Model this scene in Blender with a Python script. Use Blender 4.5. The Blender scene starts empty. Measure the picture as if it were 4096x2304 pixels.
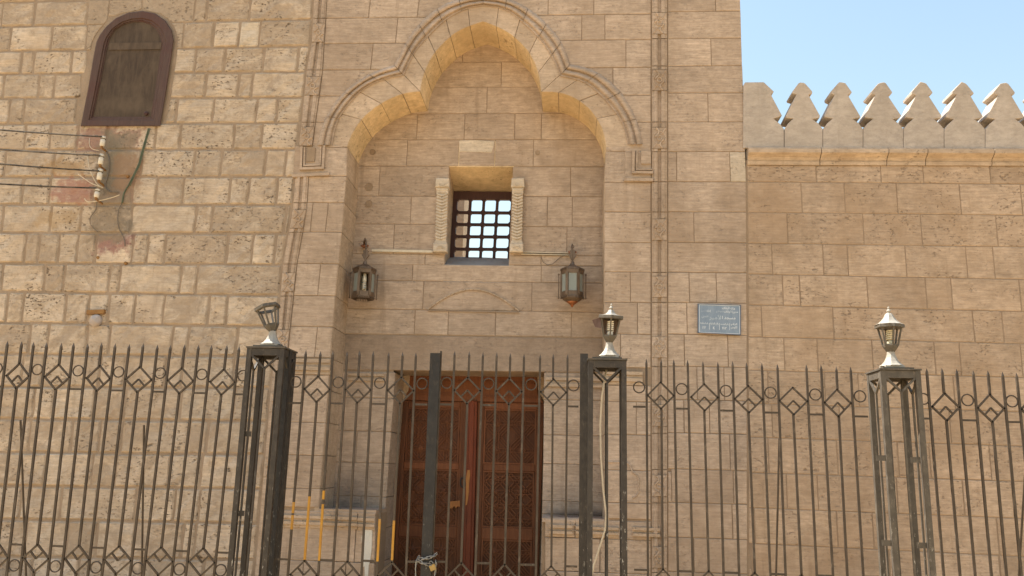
import bpy, bmesh, math, random, unicodedata
from mathutils import Vector, Matrix
random.seed(11)
R = math.radians
scene = bpy.context.scene
COL = scene.collection

# ------------------------------------------------------------------ camera, sky, sun, exposure
CAM = Vector((0.0, -9.5, 1.6))
FPX, YAW, PITCH, ROLL = 3350.0, 0.070, 0.211, 0.0245
r0 = Vector((math.cos(YAW), math.sin(YAW), 0))
fh = Vector((-math.sin(YAW), math.cos(YAW), 0))
zz = Vector((0, 0, 1))
FWD = fh * math.cos(PITCH) + zz * math.sin(PITCH)
u0 = zz * math.cos(PITCH) - fh * math.sin(PITCH)
RGT = r0 * math.cos(ROLL) + u0 * math.sin(ROLL)
UPV = u0 * math.cos(ROLL) - r0 * math.sin(ROLL)
cam_d = bpy.data.cameras.new('camera')
cam = bpy.data.objects.new('camera', cam_d)
COL.objects.link(cam)
cam.matrix_world = Matrix(((RGT.x, UPV.x, -FWD.x, CAM.x), (RGT.y, UPV.y, -FWD.y, CAM.y), (RGT.z, UPV.z, -FWD.z, CAM.z), (0, 0, 0, 1)))
cam_d.sensor_width = 36.0
cam_d.lens = FPX / 4096 * 36
cam_d.clip_start = 0.05
cam_d.clip_end = 2000
scene.camera = cam

SUN_EL, SUN_BACK = 57.0, 7.0      # elevation; degrees behind the plane of the facade, sun on the left
sdir = Vector((-math.cos(R(SUN_EL)) * math.cos(R(SUN_BACK)), math.cos(R(SUN_EL)) * math.sin(R(SUN_BACK)), math.sin(R(SUN_EL))))
world = bpy.data.worlds.new('World')
scene.world = world
world.use_nodes = True
wn = world.node_tree
bgn = wn.nodes['Background']
sky = wn.nodes.new('ShaderNodeTexSky')
sky.sky_type = 'NISHITA'
sky.sun_disc = False
sky.sun_elevation = R(SUN_EL)
sky.sun_rotation = math.atan2(sdir.x, sdir.y) % (2 * math.pi)
sky.air_density = 2.0
sky.dust_density = 2.0
sky.ozone_density = 1.0
wn.links.new(sky.outputs['Color'], bgn.inputs['Color'])
bgn.inputs['Strength'].default_value = 0.085
sun_d = bpy.data.lights.new('sun', 'SUN')
sun_d.energy = 4.2
sun_d.angle = R(0.5)
sun_d.color = (1.0, 0.95, 0.86)
sun = bpy.data.objects.new('sun', sun_d)
sun.rotation_euler = sdir.to_track_quat('Z', 'Y').to_euler()
COL.objects.link(sun)
scene.view_settings.view_transform = 'Standard'
scene.view_settings.look = 'None'
scene.view_settings.gamma = 1.0
scene.view_settings.use_curve_mapping = False
scene.view_settings.exposure = 1.48
try:
    scene.cycles.max_bounces = 8
    scene.cycles.diffuse_bounces = 5
    scene.cycles.use_denoising = True
except Exception:
    pass


def P(x, y, Y=0.0):
    """point of the plane Y=const seen at full-size photo pixel (x, y)"""
    d = FWD * FPX + RGT * (x - 2048) - UPV * (y - 1152)
    t = (Y - CAM.y) / d.y
    return CAM + d * t


# ------------------------------------------------------------------ object helpers
WL = {}


def link(o, parent, wloc):
    COL.objects.link(o)
    WL[o.name] = Vector(wloc)
    if parent is not None:
        o.parent = parent
        o.location = Vector(wloc) - WL[parent.name]
    else:
        o.location = Vector(wloc)
    return o


def tag(o, label=None, cat=None, group=None, kind=None):
    if label: o['label'] = label
    if cat: o['category'] = cat
    if group: o['group'] = group
    if kind: o['kind'] = kind
    return o


def thing(name, label, cat, loc, group=None):
    o = bpy.data.objects.new(name, None)
    o.empty_display_size = 0.1
    link(o, None, loc)
    return tag(o, label, cat, group)


class MB:
    def __init__(s):
        s.v, s.f, s.mi = [], [], []

    def add(s, vs, fs, m=0):
        b = len(s.v)
        s.v += [Vector(v) for v in vs]
        for f in fs:
            s.f.append([b + i for i in f])
            s.mi.append(m)
        return s

    def box(s, c, size, rot=None, m=0):
        c = Vector(c)
        hx, hy, hz = [q / 2 for q in size]
        vs = [Vector((x, y, z)) for x in (-hx, hx) for y in (-hy, hy) for z in (-hz, hz)]
        if rot is not None:
            vs = [rot @ v for v in vs]
        return s.add([c + v for v in vs], [(0, 1, 3, 2), (4, 6, 7, 5), (0, 4, 5, 1), (2, 3, 7, 6), (0, 2, 6, 4), (1, 5, 7, 3)], m)

    def bx(s, x0, x1, y0, y1, z0, z1, m=0):
        return s.box(((x0 + x1) / 2, (y0 + y1) / 2, (z0 + z1) / 2), (abs(x1 - x0), abs(y1 - y0), abs(z1 - z0)), None, m)

    def bar(s, a, b, w, h, m=0, up=None):
        """square bar a-b; w across, h deep"""
        a, b = Vector(a), Vector(b)
        d = (b - a).normalized()
        ref = Vector(up) if up else Vector((0, 1, 0))
        if abs(d.dot(ref)) > 0.98: ref = Vector((1, 0, 0))
        x = d.cross(ref).normalized() * (w / 2)
        y = x.cross(d).normalized() * (h / 2)
        vs = [a - x - y, a + x - y, a + x + y, a - x + y, b - x - y, b + x - y, b + x + y, b - x + y]
        return s.add(vs, [(3, 2, 1, 0), (4, 5, 6, 7), (0, 1, 5, 4), (1, 2, 6, 5), (2, 3, 7, 6), (3, 0, 4, 7)], m)

    def tube(s, pts, r, n=6, closed=False, m=0):
        pts = [Vector(p) for p in pts]
        N = len(pts)
        rings = []
        prev = None
        for i, p in enumerate(pts):
            if closed:
                t = pts[(i + 1) % N] - pts[i - 1]
            else:
                t = pts[min(i + 1, N - 1)] - pts[max(i - 1, 0)]
            t.normalize()
            ref = prev if prev is not None else (Vector((0, 1, 0)) if abs(t.y) < .9 else Vector((1, 0, 0)))
            x = (ref - t * ref.dot(t))
            if x.length < 1e-5: x = t.orthogonal()
            x.normalize()
            prev = x
            y = t.cross(x)
            rr = r[i] if isinstance(r, (list, tuple)) else r
            rings.append([p + (x * math.cos(a) + y * math.sin(a)) * rr for a in [2 * math.pi * k / n for k in range(n)]])
        vs = [v for q in rings for v in q]
        fs = []
        for i in range(N if closed else N - 1):
            j = (i + 1) % N
            for k in range(n):
                fs.append((i * n + k, i * n + (k + 1) % n, j * n + (k + 1) % n, j * n + k))
        if not closed:
            fs.append(tuple(range(n))[::-1])
            fs.append(tuple((N - 1) * n + k for k in range(n)))
        return s.add(vs, fs, m)

    def lathe(s, prof, n, c, rot0=0.0, M=None, m=0, cap=True):
        """prof: list of (radius, z)"""
        c = Vector(c)
        vs, fs = [], []
        for (r, z) in prof:
            for k in range(n):
                a = rot0 + 2 * math.pi * k / n
                v = Vector((r * math.cos(a), r * math.sin(a), z))
                if M is not None: v = M @ v
                vs.append(c + v)
        for i in range(len(prof) - 1):
            for k in range(n):
                fs.append((i * n + k, i * n + (k + 1) % n, (i + 1) * n + (k + 1) % n, (i + 1) * n + k))
        if cap:
            fs.append(tuple(range(n))[::-1])
            fs.append(tuple((len(prof) - 1) * n + k for k in range(n)))
        return s.add(vs, fs, m)

    def prism(s, poly, y0, y1, bevel=0.0, m=0):
        """poly: CCW (x, z) as seen from the front (-Y); front at y0, back at y1"""
        n = len(poly)
        vs = []
        if bevel > 0:
            ins = inset(poly, bevel)
            vs += [(p[0], y0, p[1]) for p in ins]
            vs += [(p[0], y0 + bevel * .7, p[1]) for p in poly]
        else:
            vs += [(p[0], y0, p[1]) for p in poly]
        vs += [(p[0], y1, p[1]) for p in poly]
        L = len(vs) // n
        fs = [tuple(range(n))]
        for l in range(L - 1):
            for k in range(n):
                j = (k + 1) % n
                fs.append((l * n + k, (l + 1) * n + k, (l + 1) * n + j, l * n + j))
        fs.append(tuple((L - 1) * n + k for k in range(n))[::-1])
        return s.add(vs, fs, m)

    def build(s, name, mat, parent=None, smooth=False, attr=None, origin=None):
        if origin is None:
            lo = Vector([min(v[i] for v in s.v) for i in range(3)])
            hi = Vector([max(v[i] for v in s.v) for i in range(3)])
            origin = (lo + hi) / 2
            if parent is None: origin.z = lo.z
        me = bpy.data.meshes.new(name)
        me.from_pydata([tuple(v - origin) for v in s.v], [], s.f)
        mats = mat if isinstance(mat, (list, tuple)) else [mat]
        for q in mats: me.materials.append(q)
        if len(mats) > 1:
            me.polygons.foreach_set('material_index', s.mi)
        if smooth:
            me.polygons.foreach_set('use_smooth', [True] * len(me.polygons))
        if attr is not None:
            a = me.attributes.new('edge', 'FLOAT', 'POINT')
            a.data.foreach_set('value', attr)
        me.update()
        o = bpy.data.objects.new(name, me)
        return link(o, parent, origin)


def area2(poly):
    return sum(poly[i][0] * poly[(i + 1) % len(poly)][1] - poly[(i + 1) % len(poly)][0] * poly[i][1] for i in range(len(poly)))


def ccw(poly):
    return list(poly) if area2(poly) > 0 else list(poly)[::-1]


def inset(poly, d):
    out = []
    n = len(poly)
    for i in range(n):
        a, b, c = Vector(poly[i - 1]), Vector(poly[i]), Vector(poly[(i + 1) % n])
        e1 = (b - a)
        e2 = (c - b)
        if e1.length < 1e-7 or e2.length < 1e-7:
            out.append((b.x, b.y)); continue
        e1.normalize(); e2.normalize()
        n1 = Vector((-e1.y, e1.x)); n2 = Vector((-e2.y, e2.x))
        m = n1 + n2
        if m.length < 1e-4: m = n1
        m.normalize()
        k = d / max(.45, m.dot(n1))
        q = b + m * k
        out.append((q.x, q.y))
    return out


def lerp(a, b, t): return a + (b - a) * t


def interp(pts, y):
    """piecewise linear x(y) through [(x, y), ...] sorted by y"""
    if y <= pts[0][1]:
        (x0, y0), (x1, y1) = pts[0], pts[1]
    elif y >= pts[-1][1]:
        (x0, y0), (x1, y1) = pts[-2], pts[-1]
    else:
        for i in range(len(pts) - 1):
            if pts[i][1] <= y <= pts[i + 1][1]:
                (x0, y0), (x1, y1) = pts[i], pts[i + 1]
                break
    if y1 == y0: return x1
    return x0 + (x1 - x0) * (y - y0) / (y1 - y0)


# ------------------------------------------------------------------ materials
class NT:
    def __init__(s, name):
        s.m = bpy.data.materials.new(name)
        s.m.use_nodes = True
        s.t = s.m.node_tree
        s.b = s.t.nodes['Principled BSDF']
        s.b.inputs['Specular IOR Level'].default_value = 0.2

    def n(s, typ, **kw):
        nd = s.t.nodes.new(typ)
        for k, v in kw.items(): setattr(nd, k, v)
        return nd

    def put(s, sock, v):
        if hasattr(v, 'is_linked') or isinstance(v, bpy.types.NodeSocket): s.t.links.new(v, sock)
        else:
            if isinstance(v, tuple) and len(v) == 3 and sock.type == 'RGBA': v = (*v, 1)
            sock.default_value = v

    def math(s, op, a, b=0.0, c=None, clamp=False):
        nd = s.n('ShaderNodeMath', operation=op, use_clamp=clamp)
        s.put(nd.inputs[0], a); s.put(nd.inputs[1], b)
        if c is not None: s.put(nd.inputs[2], c)
        return nd.outputs[0]

    def vmul(s, v, k):
        nd = s.n('ShaderNodeVectorMath', operation='MULTIPLY')
        s.put(nd.inputs[0], v); nd.inputs[1].default_value = k
        return nd.outputs[0]

    def vadd(s, v, k):
        nd = s.n('ShaderNodeVectorMath', operation='ADD')
        s.put(nd.inputs[0], v); s.put(nd.inputs[1], k)
        return nd.outputs[0]

    def noise(s, vec, scale, detail=3.0, rough=.55, dist=0.0):
        nd = s.n('ShaderNodeTexNoise')
        s.put(nd.inputs['Vector'], vec)
        nd.inputs['Scale'].default_value = scale
        nd.inputs['Detail'].default_value = detail
        nd.inputs['Roughness'].default_value = rough
        nd.inputs['Distortion'].default_value = dist
        return nd.outputs['Fac']

    def ramp(s, f, a, b, lo=0.0, hi=1.0):
        nd = s.n('ShaderNodeMapRange', interpolation_type='SMOOTHSTEP')
        s.put(nd.inputs[0], f)
        nd.inputs[1].default_value, nd.inputs[2].default_value = a, b
        nd.inputs[3].default_value, nd.inputs[4].default_value = lo, hi
        return nd.outputs[0]

    def mix(s, f, a, b, mode='MIX'):
        nd = s.n('ShaderNodeMix', data_type='RGBA', blend_type=mode)
        s.put(nd.inputs[0], f); s.put(nd.inputs[6], a); s.put(nd.inputs[7], b)
        return nd.outputs[2]

    def pos(s):
        return s.n('ShaderNodeNewGeometry').outputs['Position']

    def rnd(s):
        return s.n('ShaderNodeObjectInfo').outputs['Random']

    def sep(s, v):
        nd = s.n('ShaderNodeSeparateXYZ'); s.put(nd.inputs[0], v)
        return nd.outputs

    def comb(s, x, y, z):
        nd = s.n('ShaderNodeCombineXYZ')
        s.put(nd.inputs[0], x); s.put(nd.inputs[1], y); s.put(nd.inputs[2], z)
        return nd.outputs[0]

    def bump(s, h, strength=.4, dist=.01):
        nd = s.n('ShaderNodeBump')
        s.put(nd.inputs['Height'], h)
        nd.inputs['Strength'].default_value = strength
        nd.inputs['Distance'].default_value = dist
        s.t.links.new(nd.outputs[0], s.b.inputs['Normal'])

    def boxmask(s, xyz, x0, x1, z0, z1, wob, soft=.05):
        """soft-edged ragged rectangle on the wall, in world metres"""
        dx = s.math('SUBTRACT', s.math('ABSOLUTE', s.math('SUBTRACT', xyz[0], (x0 + x1) / 2)), abs(x1 - x0) / 2)
        dz = s.math('SUBTRACT', s.math('ABSOLUTE', s.math('SUBTRACT', xyz[2], (z0 + z1) / 2)), abs(z1 - z0) / 2)
        d = s.math('ADD', s.math('MAXIMUM', dx, dz), wob)
        return s.ramp(d, soft, -soft)

    def done(s, color, rough=.9, metal=0.0):
        s.put(s.b.inputs['Base Color'], color)
        s.put(s.b.inputs['Roughness'], rough)
        s.put(s.b.inputs['Metallic'], metal)
        return s.m


PIT_R, PIT_D = (.585, .65), (.595, .66)


def stone_mat(name, light, dark, brown, pitamt=.6, stri=.5, smear=0.0, rnd_amt=.15, grime=False, paint=False, mortar=(.30, .232, .17)):
    t = NT(name)
    pos, rnd = t.pos(), t.rnd()
    off = t.comb(t.math('MULTIPLY', rnd, 41.0), t.math('MULTIPLY', rnd, 17.0), t.math('MULTIPLY', rnd, 29.0))
    v = t.vadd(pos, off)
    blot = t.noise(v, 2.6, 6, .62)
    fine = t.noise(v, 24, 5, .7)
    st = t.noise(t.vmul(v, (1.2, 3.0, 17.0)), 3.6, 5, .68, .5)
    pitn = t.noise(t.vmul(v, (.7, 1.0, 1.35)), 33, 3, .6)
    gate = t.noise(v, 3.3, 3, .5)
    pit = t.math('MULTIPLY', t.ramp(pitn, *(PIT_R if smear > 0 else PIT_D)), t.math('MULTIPLY', t.ramp(gate, .38, .62), t.ramp(t.math('FRACT', t.math('MULTIPLY', rnd, 13.7)), .0, .7, .25, 1)))
    hole = t.math('MULTIPLY', t.ramp(t.noise(t.vmul(v, (.8, 1, 1.2)), 10, 4, .62), .64, .70), t.ramp(gate, .4, .6))
    f = t.math('ADD', t.math('MULTIPLY', t.ramp(blot, .28, .72), .6), t.math('MULTIPLY', t.ramp(st, .3, .7), .4 * min(1, stri * 1.3)))
    c = t.mix(f, dark, light)
    c = t.mix(t.math('MULTIPLY', t.ramp(fine, .35, .75), .22), c, t.mix(.5, c, (.62, .53, .42)))
    # mottled face: weathered grain a few centimetres across, and horizontal tooling
    mot = t.noise(t.vmul(v, (.75, 1.0, 1.3)), 11, 9, .78, .3)
    k1 = t.ramp(mot, .30, .70, .80, 1.17)
    k2 = t.ramp(st, .32, .68, 1 - .16 * stri, 1 + .12 * stri)
    k3 = t.math('MULTIPLY', k1, k2)
    c = t.mix(1.0, c, t.comb(k3, k3, k3), 'MULTIPLY')
    # individual tint of each stone
    r2 = t.math('FRACT', t.math('MULTIPLY', rnd, 7.31))
    c = t.mix(t.math('MULTIPLY', r2, .30), c, brown)
    k = t.math('ADD', 1 - rnd_amt / 2, t.math('MULTIPLY', rnd, rnd_amt))
    c = t.mix(1.0, c, t.comb(k, k, k), 'MULTIPLY')
    # weather stains that run across the joints
    wst = t.noise(t.vmul(pos, (1.0, 1.0, .55)), 1.1, 6, .62, .4)
    c = t.mix(t.ramp(wst, .46, .70, 0, .58), c, brown)
    broad = t.noise(pos, .8, 5, .65, .6)
    kb = t.ramp(broad, .34, .66, .90, 1.07)
    c = t.mix(1.0, c, t.comb(kb, kb, kb), 'MULTIPLY')
    drip = t.noise(t.vmul(pos, (5.5, 2, .45)), 1.6, 4, .6)
    c = t.mix(t.ramp(drip, .57, .76, 0, .45), c, tuple(q * .72 for q in brown))
    h = t.math('ADD', t.math('MULTIPLY', st, .55 * stri), t.math('MULTIPLY', fine, .35))
    if smear > 0:
        e = t.n('ShaderNodeAttribute', attribute_name='edge').outputs['Fac']
        sm = t.noise(v, 5.0, 7, .7, .4)
        q1 = t.math('ADD', e, t.math('MULTIPLY', t.math('SUBTRACT', sm, .5), 1.1))
        m1 = t.math('MULTIPLY', t.ramp(q1, .36, .0), .85)
        s2 = t.noise(t.vmul(t.vadd(pos, (3.3, 0, 7.7)), (.8, 1, 1.25)), 3.4, 9, .74, .9)
        s2 = t.math('ADD', s2, t.math('MULTIPLY', t.math('SUBTRACT', r2, .5), .16))
        m2 = t.math('MULTIPLY', t.ramp(s2, .45, .60), .78)
        msk = t.math('MULTIPLY', t.math('MAXIMUM', m1, m2), smear)
        mcol = t.mix(t.ramp(fine, .3, .7), tuple(x * .88 for x in mortar), tuple(x * 1.16 for x in mortar))
        c = t.mix(msk, c, mcol)
        pit = t.math('MULTIPLY', pit, t.math('SUBTRACT', 1.0, t.math('MULTIPLY', msk, .55)))
        h = t.math('ADD', t.math('MULTIPLY', h, t.math('SUBTRACT', 1.15, t.math('MULTIPLY', msk, .6))), t.math('MULTIPLY', t.noise(v, 9, 6, .7, 1.2), .9))
    pm = t.math('MAXIMUM', t.math('MULTIPLY', pit, pitamt), t.math('MULTIPLY', hole, pitamt * .9))
    c = t.mix(pm, c, (.10, .070, .045))
    h = t.math('SUBTRACT', h, t.math('MULTIPLY', pm, 1.6))
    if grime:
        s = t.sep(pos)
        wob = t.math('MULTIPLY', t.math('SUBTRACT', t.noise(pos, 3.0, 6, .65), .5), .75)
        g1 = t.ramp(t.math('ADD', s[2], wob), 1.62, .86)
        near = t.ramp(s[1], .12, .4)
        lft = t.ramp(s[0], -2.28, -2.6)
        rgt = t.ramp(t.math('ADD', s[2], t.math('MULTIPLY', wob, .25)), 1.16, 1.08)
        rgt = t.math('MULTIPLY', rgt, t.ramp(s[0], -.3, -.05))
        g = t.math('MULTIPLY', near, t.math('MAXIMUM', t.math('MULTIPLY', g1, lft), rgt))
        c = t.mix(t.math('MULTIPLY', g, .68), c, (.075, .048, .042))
    if paint:
        c = paint_masks(t, pos, c)
    t.bump(h, .75, .012)
    return t.done(c, .93)


PATCHES = []   # filled before use: (x0, x1, z0, z1, colour, amount)


def paint_masks(t, pos, c):
    s = t.sep(pos)
    n = t.noise(pos, 7.0, 6, .65)
    wob = t.math('MULTIPLY', t.math('SUBTRACT', n, .5), .42)
    worn = t.ramp(t.noise(pos, 11.0, 5, .7), .18, .5)
    for (x0, x1, z0, z1, colr, amt) in PATCHES:
        m = t.boxmask(s, x0, x1, z0, z1, wob, .045)
        c = t.mix(t.math('MULTIPLY', t.math('MULTIPLY', m, worn), amt), c, colr)
    return c


def patch_px(xa, ya, xb, yb, colr, amt):
    a, b = P(xa, ya), P(xb, yb)
    PATCHES.append((min(a.x, b.x), max(a.x, b.x), min(a.z, b.z), max(a.z, b.z), colr, amt))


RED = (.25, .13, .105)
patch_px(325, 515, 560, 600, RED, .7)
patch_px(225, 715, 365, 805, (.29, .13, .10), .7)
patch_px(395, 940, 522, 1012, (.24, .115, .10), .8)
patch_px(440, 700, 530, 800, (.25, .13, .10), .6)
patch_px(412, 530, 500, 970, (.235, .185, .135), .85)
patch_px(430, 545, 470, 760, (.19, .165, .125), .7)
patch_px(470, 620, 560, 760, (.28, .175, .11), .6)
patch_px(180, 640, 330, 690, (.34, .215, .10), .55)
patch_px(150, 840, 310, 905, (.33, .22, .11), .5)
patch_px(500, 870, 530, 930, (.17, .145, .115), .7)

M = {}
M['dressed'] = stone_mat('dressed_limestone', (.475, .372, .292), (.375, .288, .218), (.305, .222, .155), .3, .75, grime=True)
M['dressed_right'] = stone_mat('court_wall_limestone', (.465, .352, .262), (.365, .27, .19), (.315, .217, .138), .5, .7)
M['pale'] = stone_mat('pale_new_limestone', (.58, .50, .41), (.50, .42, .33), (.45, .36, .26), .35, .6)
M['rubble'] = stone_mat('rock_faced_limestone', (.56, .465, .365), (.45, .36, .275), (.37, .285, .208), .95, .6, smear=.9, rnd_amt=.16, paint=True)
M['voussoir'] = stone_mat('arch_limestone', (.515, .40, .30), (.41, .312, .225), (.34, .245, .165), .4, .5)
M['lintel'] = stone_mat('dark_lintel_stone', (.365, .28, .215), (.305, .232, .175), (.25, .18, .125), .25, .45, rnd_amt=.05)  # darker grey-brown than the courses around it
M['honey'] = stone_mat('honey_limestone', (.73, .575, .37), (.63, .48, .295), (.50, .365, .21), .5, .3, rnd_amt=.10)  # lighter, yellower tone for the arch and window soffits
M['merlon'] = stone_mat('rendered_merlon', (.47, .41, .355), (.42, .36, .31), (.37, .31, .25), .15, .15, rnd_amt=.12)


def mortar_mat(name, a, b, paint=False):
    t = NT(name)
    pos = t.pos()
    n1 = t.noise(pos, 3.0, 6, .65)
    n2 = t.noise(pos, 40, 4, .7)
    c = t.mix(t.ramp(n1, .3, .7), a, b)
    c = t.mix(t.math('MULTIPLY', t.ramp(n2, .5, .75), .3), c, tuple(q * .6 for q in a))
    if paint: c = paint_masks(t, pos, c)
    t.bump(t.math('ADD', n2, n1), .6, .012)
    return t.done(c, .95)


M['mortar'] = mortar_mat('lime_mortar', (.26, .19, .132), (.32, .24, .168))
M['mud_mortar'] = mortar_mat('brown_smeared_mortar', (.265, .20, .143), (.335, .258, .19), True)
M['plaster'] = mortar_mat('grey_plaster', (.30, .255, .20), (.38, .33, .265))
M['render'] = mortar_mat('grey_sill_render', (.25, .225, .205), (.31, .285, .26))
M['white_smear'] = mortar_mat('white_filler', (.55, .53, .48), (.62, .60, .55))
M['lump'] = mortar_mat('cement_lump', (.36, .31, .29), (.46, .40, .37))


def metal_mat(name, a, b, rough=.55, chip=None, chipamt=.5, metal=.35, dust=.35):
    t = NT(name)
    pos = t.pos()
    n = t.noise(pos, 9, 6, .7)
    n2 = t.noise(t.vmul(pos, (1, 1, .35)), 34, 4, .7)
    c = t.mix(t.ramp(n, .3, .7), a, b)
    c = t.mix(t.ramp(n2, .52, .72, 0, dust), c, (.30, .25, .19))
    if chip:
        s = t.sep(pos)
        low = t.ramp(s[2], 1.75, .9)
        cm = t.math('MULTIPLY', t.ramp(t.noise(t.vmul(pos, (1.6, 1.6, .5)), 30, 5, .75), .60, .66), t.math('ADD', t.math('MULTIPLY', low, .8), .12))
        c = t.mix(t.math('MULTIPLY', cm, chipamt), c, chip)
    t.bump(t.math('ADD', n2, n), .3, .003)
    t.b.inputs['Specular IOR Level'].default_value = .35
    return t.done(c, t.ramp(n2, .3, .7, rough - .16, rough + .16), metal)


M['iron'] = metal_mat('dusty_bronze_iron', (.046, .034, .025), (.070, .053, .039), .52, None, 0, .1, .25)
M['post_iron'] = metal_mat('weathered_dark_iron', (.032, .027, .023), (.055, .046, .038), .6, (.42, .40, .36), .9, .1, .15)
M['post_iron_grey'] = metal_mat('grey_weathered_iron', (.066, .056, .045), (.105, .09, .072), .6, (.45, .42, .36), .95, .1, .3)
M['black_iron'] = metal_mat('black_painted_iron', (.016, .015, .015), (.028, .026, .025), .62, (.30, .29, .27), .55, .0, .10)
M['yellow_paint'] = metal_mat('yellow_paint', (.46, .235, .025), (.36, .18, .025), .55, None, 0, 0, .45)
M['chain'] = metal_mat('dull_steel', (.34, .33, .31), (.22, .21, .20), .4, None, 0, .8, .15)
M['brass'] = metal_mat('brass', (.36, .26, .11), (.28, .20, .085), .45, None, 0, .7, .3)
M['lantern_grey'] = metal_mat('faded_lantern_paint', (.065, .056, .045), (.11, .095, .075), .55, None, 0, .1, .35)
M['lantern_white'] = metal_mat('bleached_lantern_paint', (.27, .245, .205), (.36, .33, .28), .5, None, 0, .05, .2)
M['old_brass'] = metal_mat('tarnished_brass', (.11, .075, .05), (.17, .12, .085), .5, None, 0, .45, .3)
M['copper'] = metal_mat('copper', (.36, .13, .05), (.26, .10, .045), .4, None, 0, .6, .15)
M['conduit'] = metal_mat('yellowed_plastic', (.60, .53, .42), (.52, .45, .34), .5, None, 0, 0, .25)
M['porcelain'] = metal_mat('porcelain', (.66, .62, .54), (.58, .54, .47), .3, None, 0, 0, .1)
M['rust'] = metal_mat('rusty_iron', (.30, .16, .05), (.20, .10, .04), .8, None, 0, .1, .2)
M['wire'] = metal_mat('bare_wire', (.035, .028, .022), (.22, .19, .15), .5, None, 0, .3, .1)  # pale second tone paints highlights along the dark wire
M['green_wire'] = metal_mat('green_cable', (.060, .080, .045), (.095, .115, .07), .5, None, 0, 0, .3)
M['grey_wire'] = metal_mat('grey_cable', (.12, .10, .08), (.16, .13, .10), .6, None, 0, 0, .3)
M['pale_wire'] = metal_mat('cream_cable', (.60, .52, .40), (.52, .45, .34), .5, None, 0, 0, .2)
M['bulb'] = metal_mat('bulb_white', (.78, .75, .66), (.74, .70, .60), .3, None, 0, 0, .05)
M['yellow_bulb'] = metal_mat('yellowed_bulb', (.60, .54, .38), (.52, .46, .31), .35, None, 0, 0, .1)
M['white_paint'] = metal_mat('white_lettering', (.72, .76, .80), (.62, .67, .72), .5, None, 0, 0, .05)
M['faded_paint'] = metal_mat('faded_lettering', (.46, .53, .60), (.38, .45, .53), .5, None, 0, 0, .05)


def wood_mat(name, a, b, c2, rough=.55, scale=1.0):
    t = NT(name)
    pos, rnd = t.pos(), t.rnd()
    off = t.comb(t.math('MULTIPLY', rnd, 13.0), 0.0, t.math('MULTIPLY', rnd, 31.0))
    v = t.vadd(pos, off)
    g = t.noise(t.vmul(v, (26 * scale, 8, 1.6)), 2.0, 6, .65, .8)
    n = t.noise(pos, 2.6, 5, .6)
    c = t.mix(t.ramp(g, .3, .7), a, b)
    c = t.mix(t.ramp(n, .45, .7, 0, .6), c, c2)
    k = t.math('ADD', .85, t.math('MULTIPLY', rnd, .3))
    c = t.mix(1.0, c, t.comb(k, k, k), 'MULTIPLY')
    t.bump(g, .35, .004)
    return t.done(c, rough)


M['door'] = wood_mat('varnished_door_wood', (.105, .038, .017), (.155, .060, .026), (.07, .030, .016), .55)
M['door_rail'] = wood_mat('reddish_door_rail', (.135, .046, .019), (.19, .070, .029), (.095, .037, .018), .5)
M['door_stile'] = wood_mat('red_centre_stile', (.15, .034, .016), (.195, .05, .022), (.10, .03, .015), .45)
M['raw_wood'] = wood_mat('splintered_raw_wood', (.42, .19, .06), (.34, .14, .045), (.25, .10, .035), .7)
M['grille'] = wood_mat('dark_purple_wood', (.050, .026, .024), (.072, .036, .032), (.04, .022, .022), .6)
M['window_frame'] = wood_mat('brown_painted_frame', (.082, .050, .041), (.112, .070, .056), (.10, .043, .035), .6)
M['board'] = wood_mat('dusty_board', (.062, .044, .032), (.10, .072, .050), (.135, .10, .07), .75, .3)

t = NT('street_ground')
pos = t.pos()
n1, n2 = t.noise(pos, .35, 6, .6), t.noise(pos, 9, 5, .7)
t.bump(n2, .5, .02)
M['ground'] = t.done(t.mix(t.ramp(n1, .3, .7), (.43, .30, .16), (.51, .365, .205)), .95)

t = NT('plaque_blue')
pos = t.pos()
n1, n2 = t.noise(t.vmul(pos, (3, 1, .7)), 9, 5, .65), t.noise(pos, 45, 4, .7)
c = t.mix(t.ramp(n1, .3, .7), (.185, .245, .325), (.245, .305, .385))
c = t.mix(t.ramp(n2, .62, .75, 0, .5), c, (.12, .13, .15))
M['plaque'] = t.done(c, .5)
M['plaque_edge'] = metal_mat('plaque_edge', (.11, .12, .16), (.15, .16, .2), .5)

t = NT('frosted_glass')
n = t.noise(t.pos(), 30, 4, .6)
t.b.inputs['Transmission Weight'].default_value = .25
M['frosted'] = t.done(t.mix(n, (.27, .30, .28), (.34, .37, .345)), .5)
t = NT('dirty_glass')
n = t.noise(t.pos(), 14, 4, .6)
t.b.inputs['Transmission Weight'].default_value = .8
M['dirty_glass'] = t.done(t.mix(n, (.20, .145, .10), (.28, .21, .15)), .35)


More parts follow.
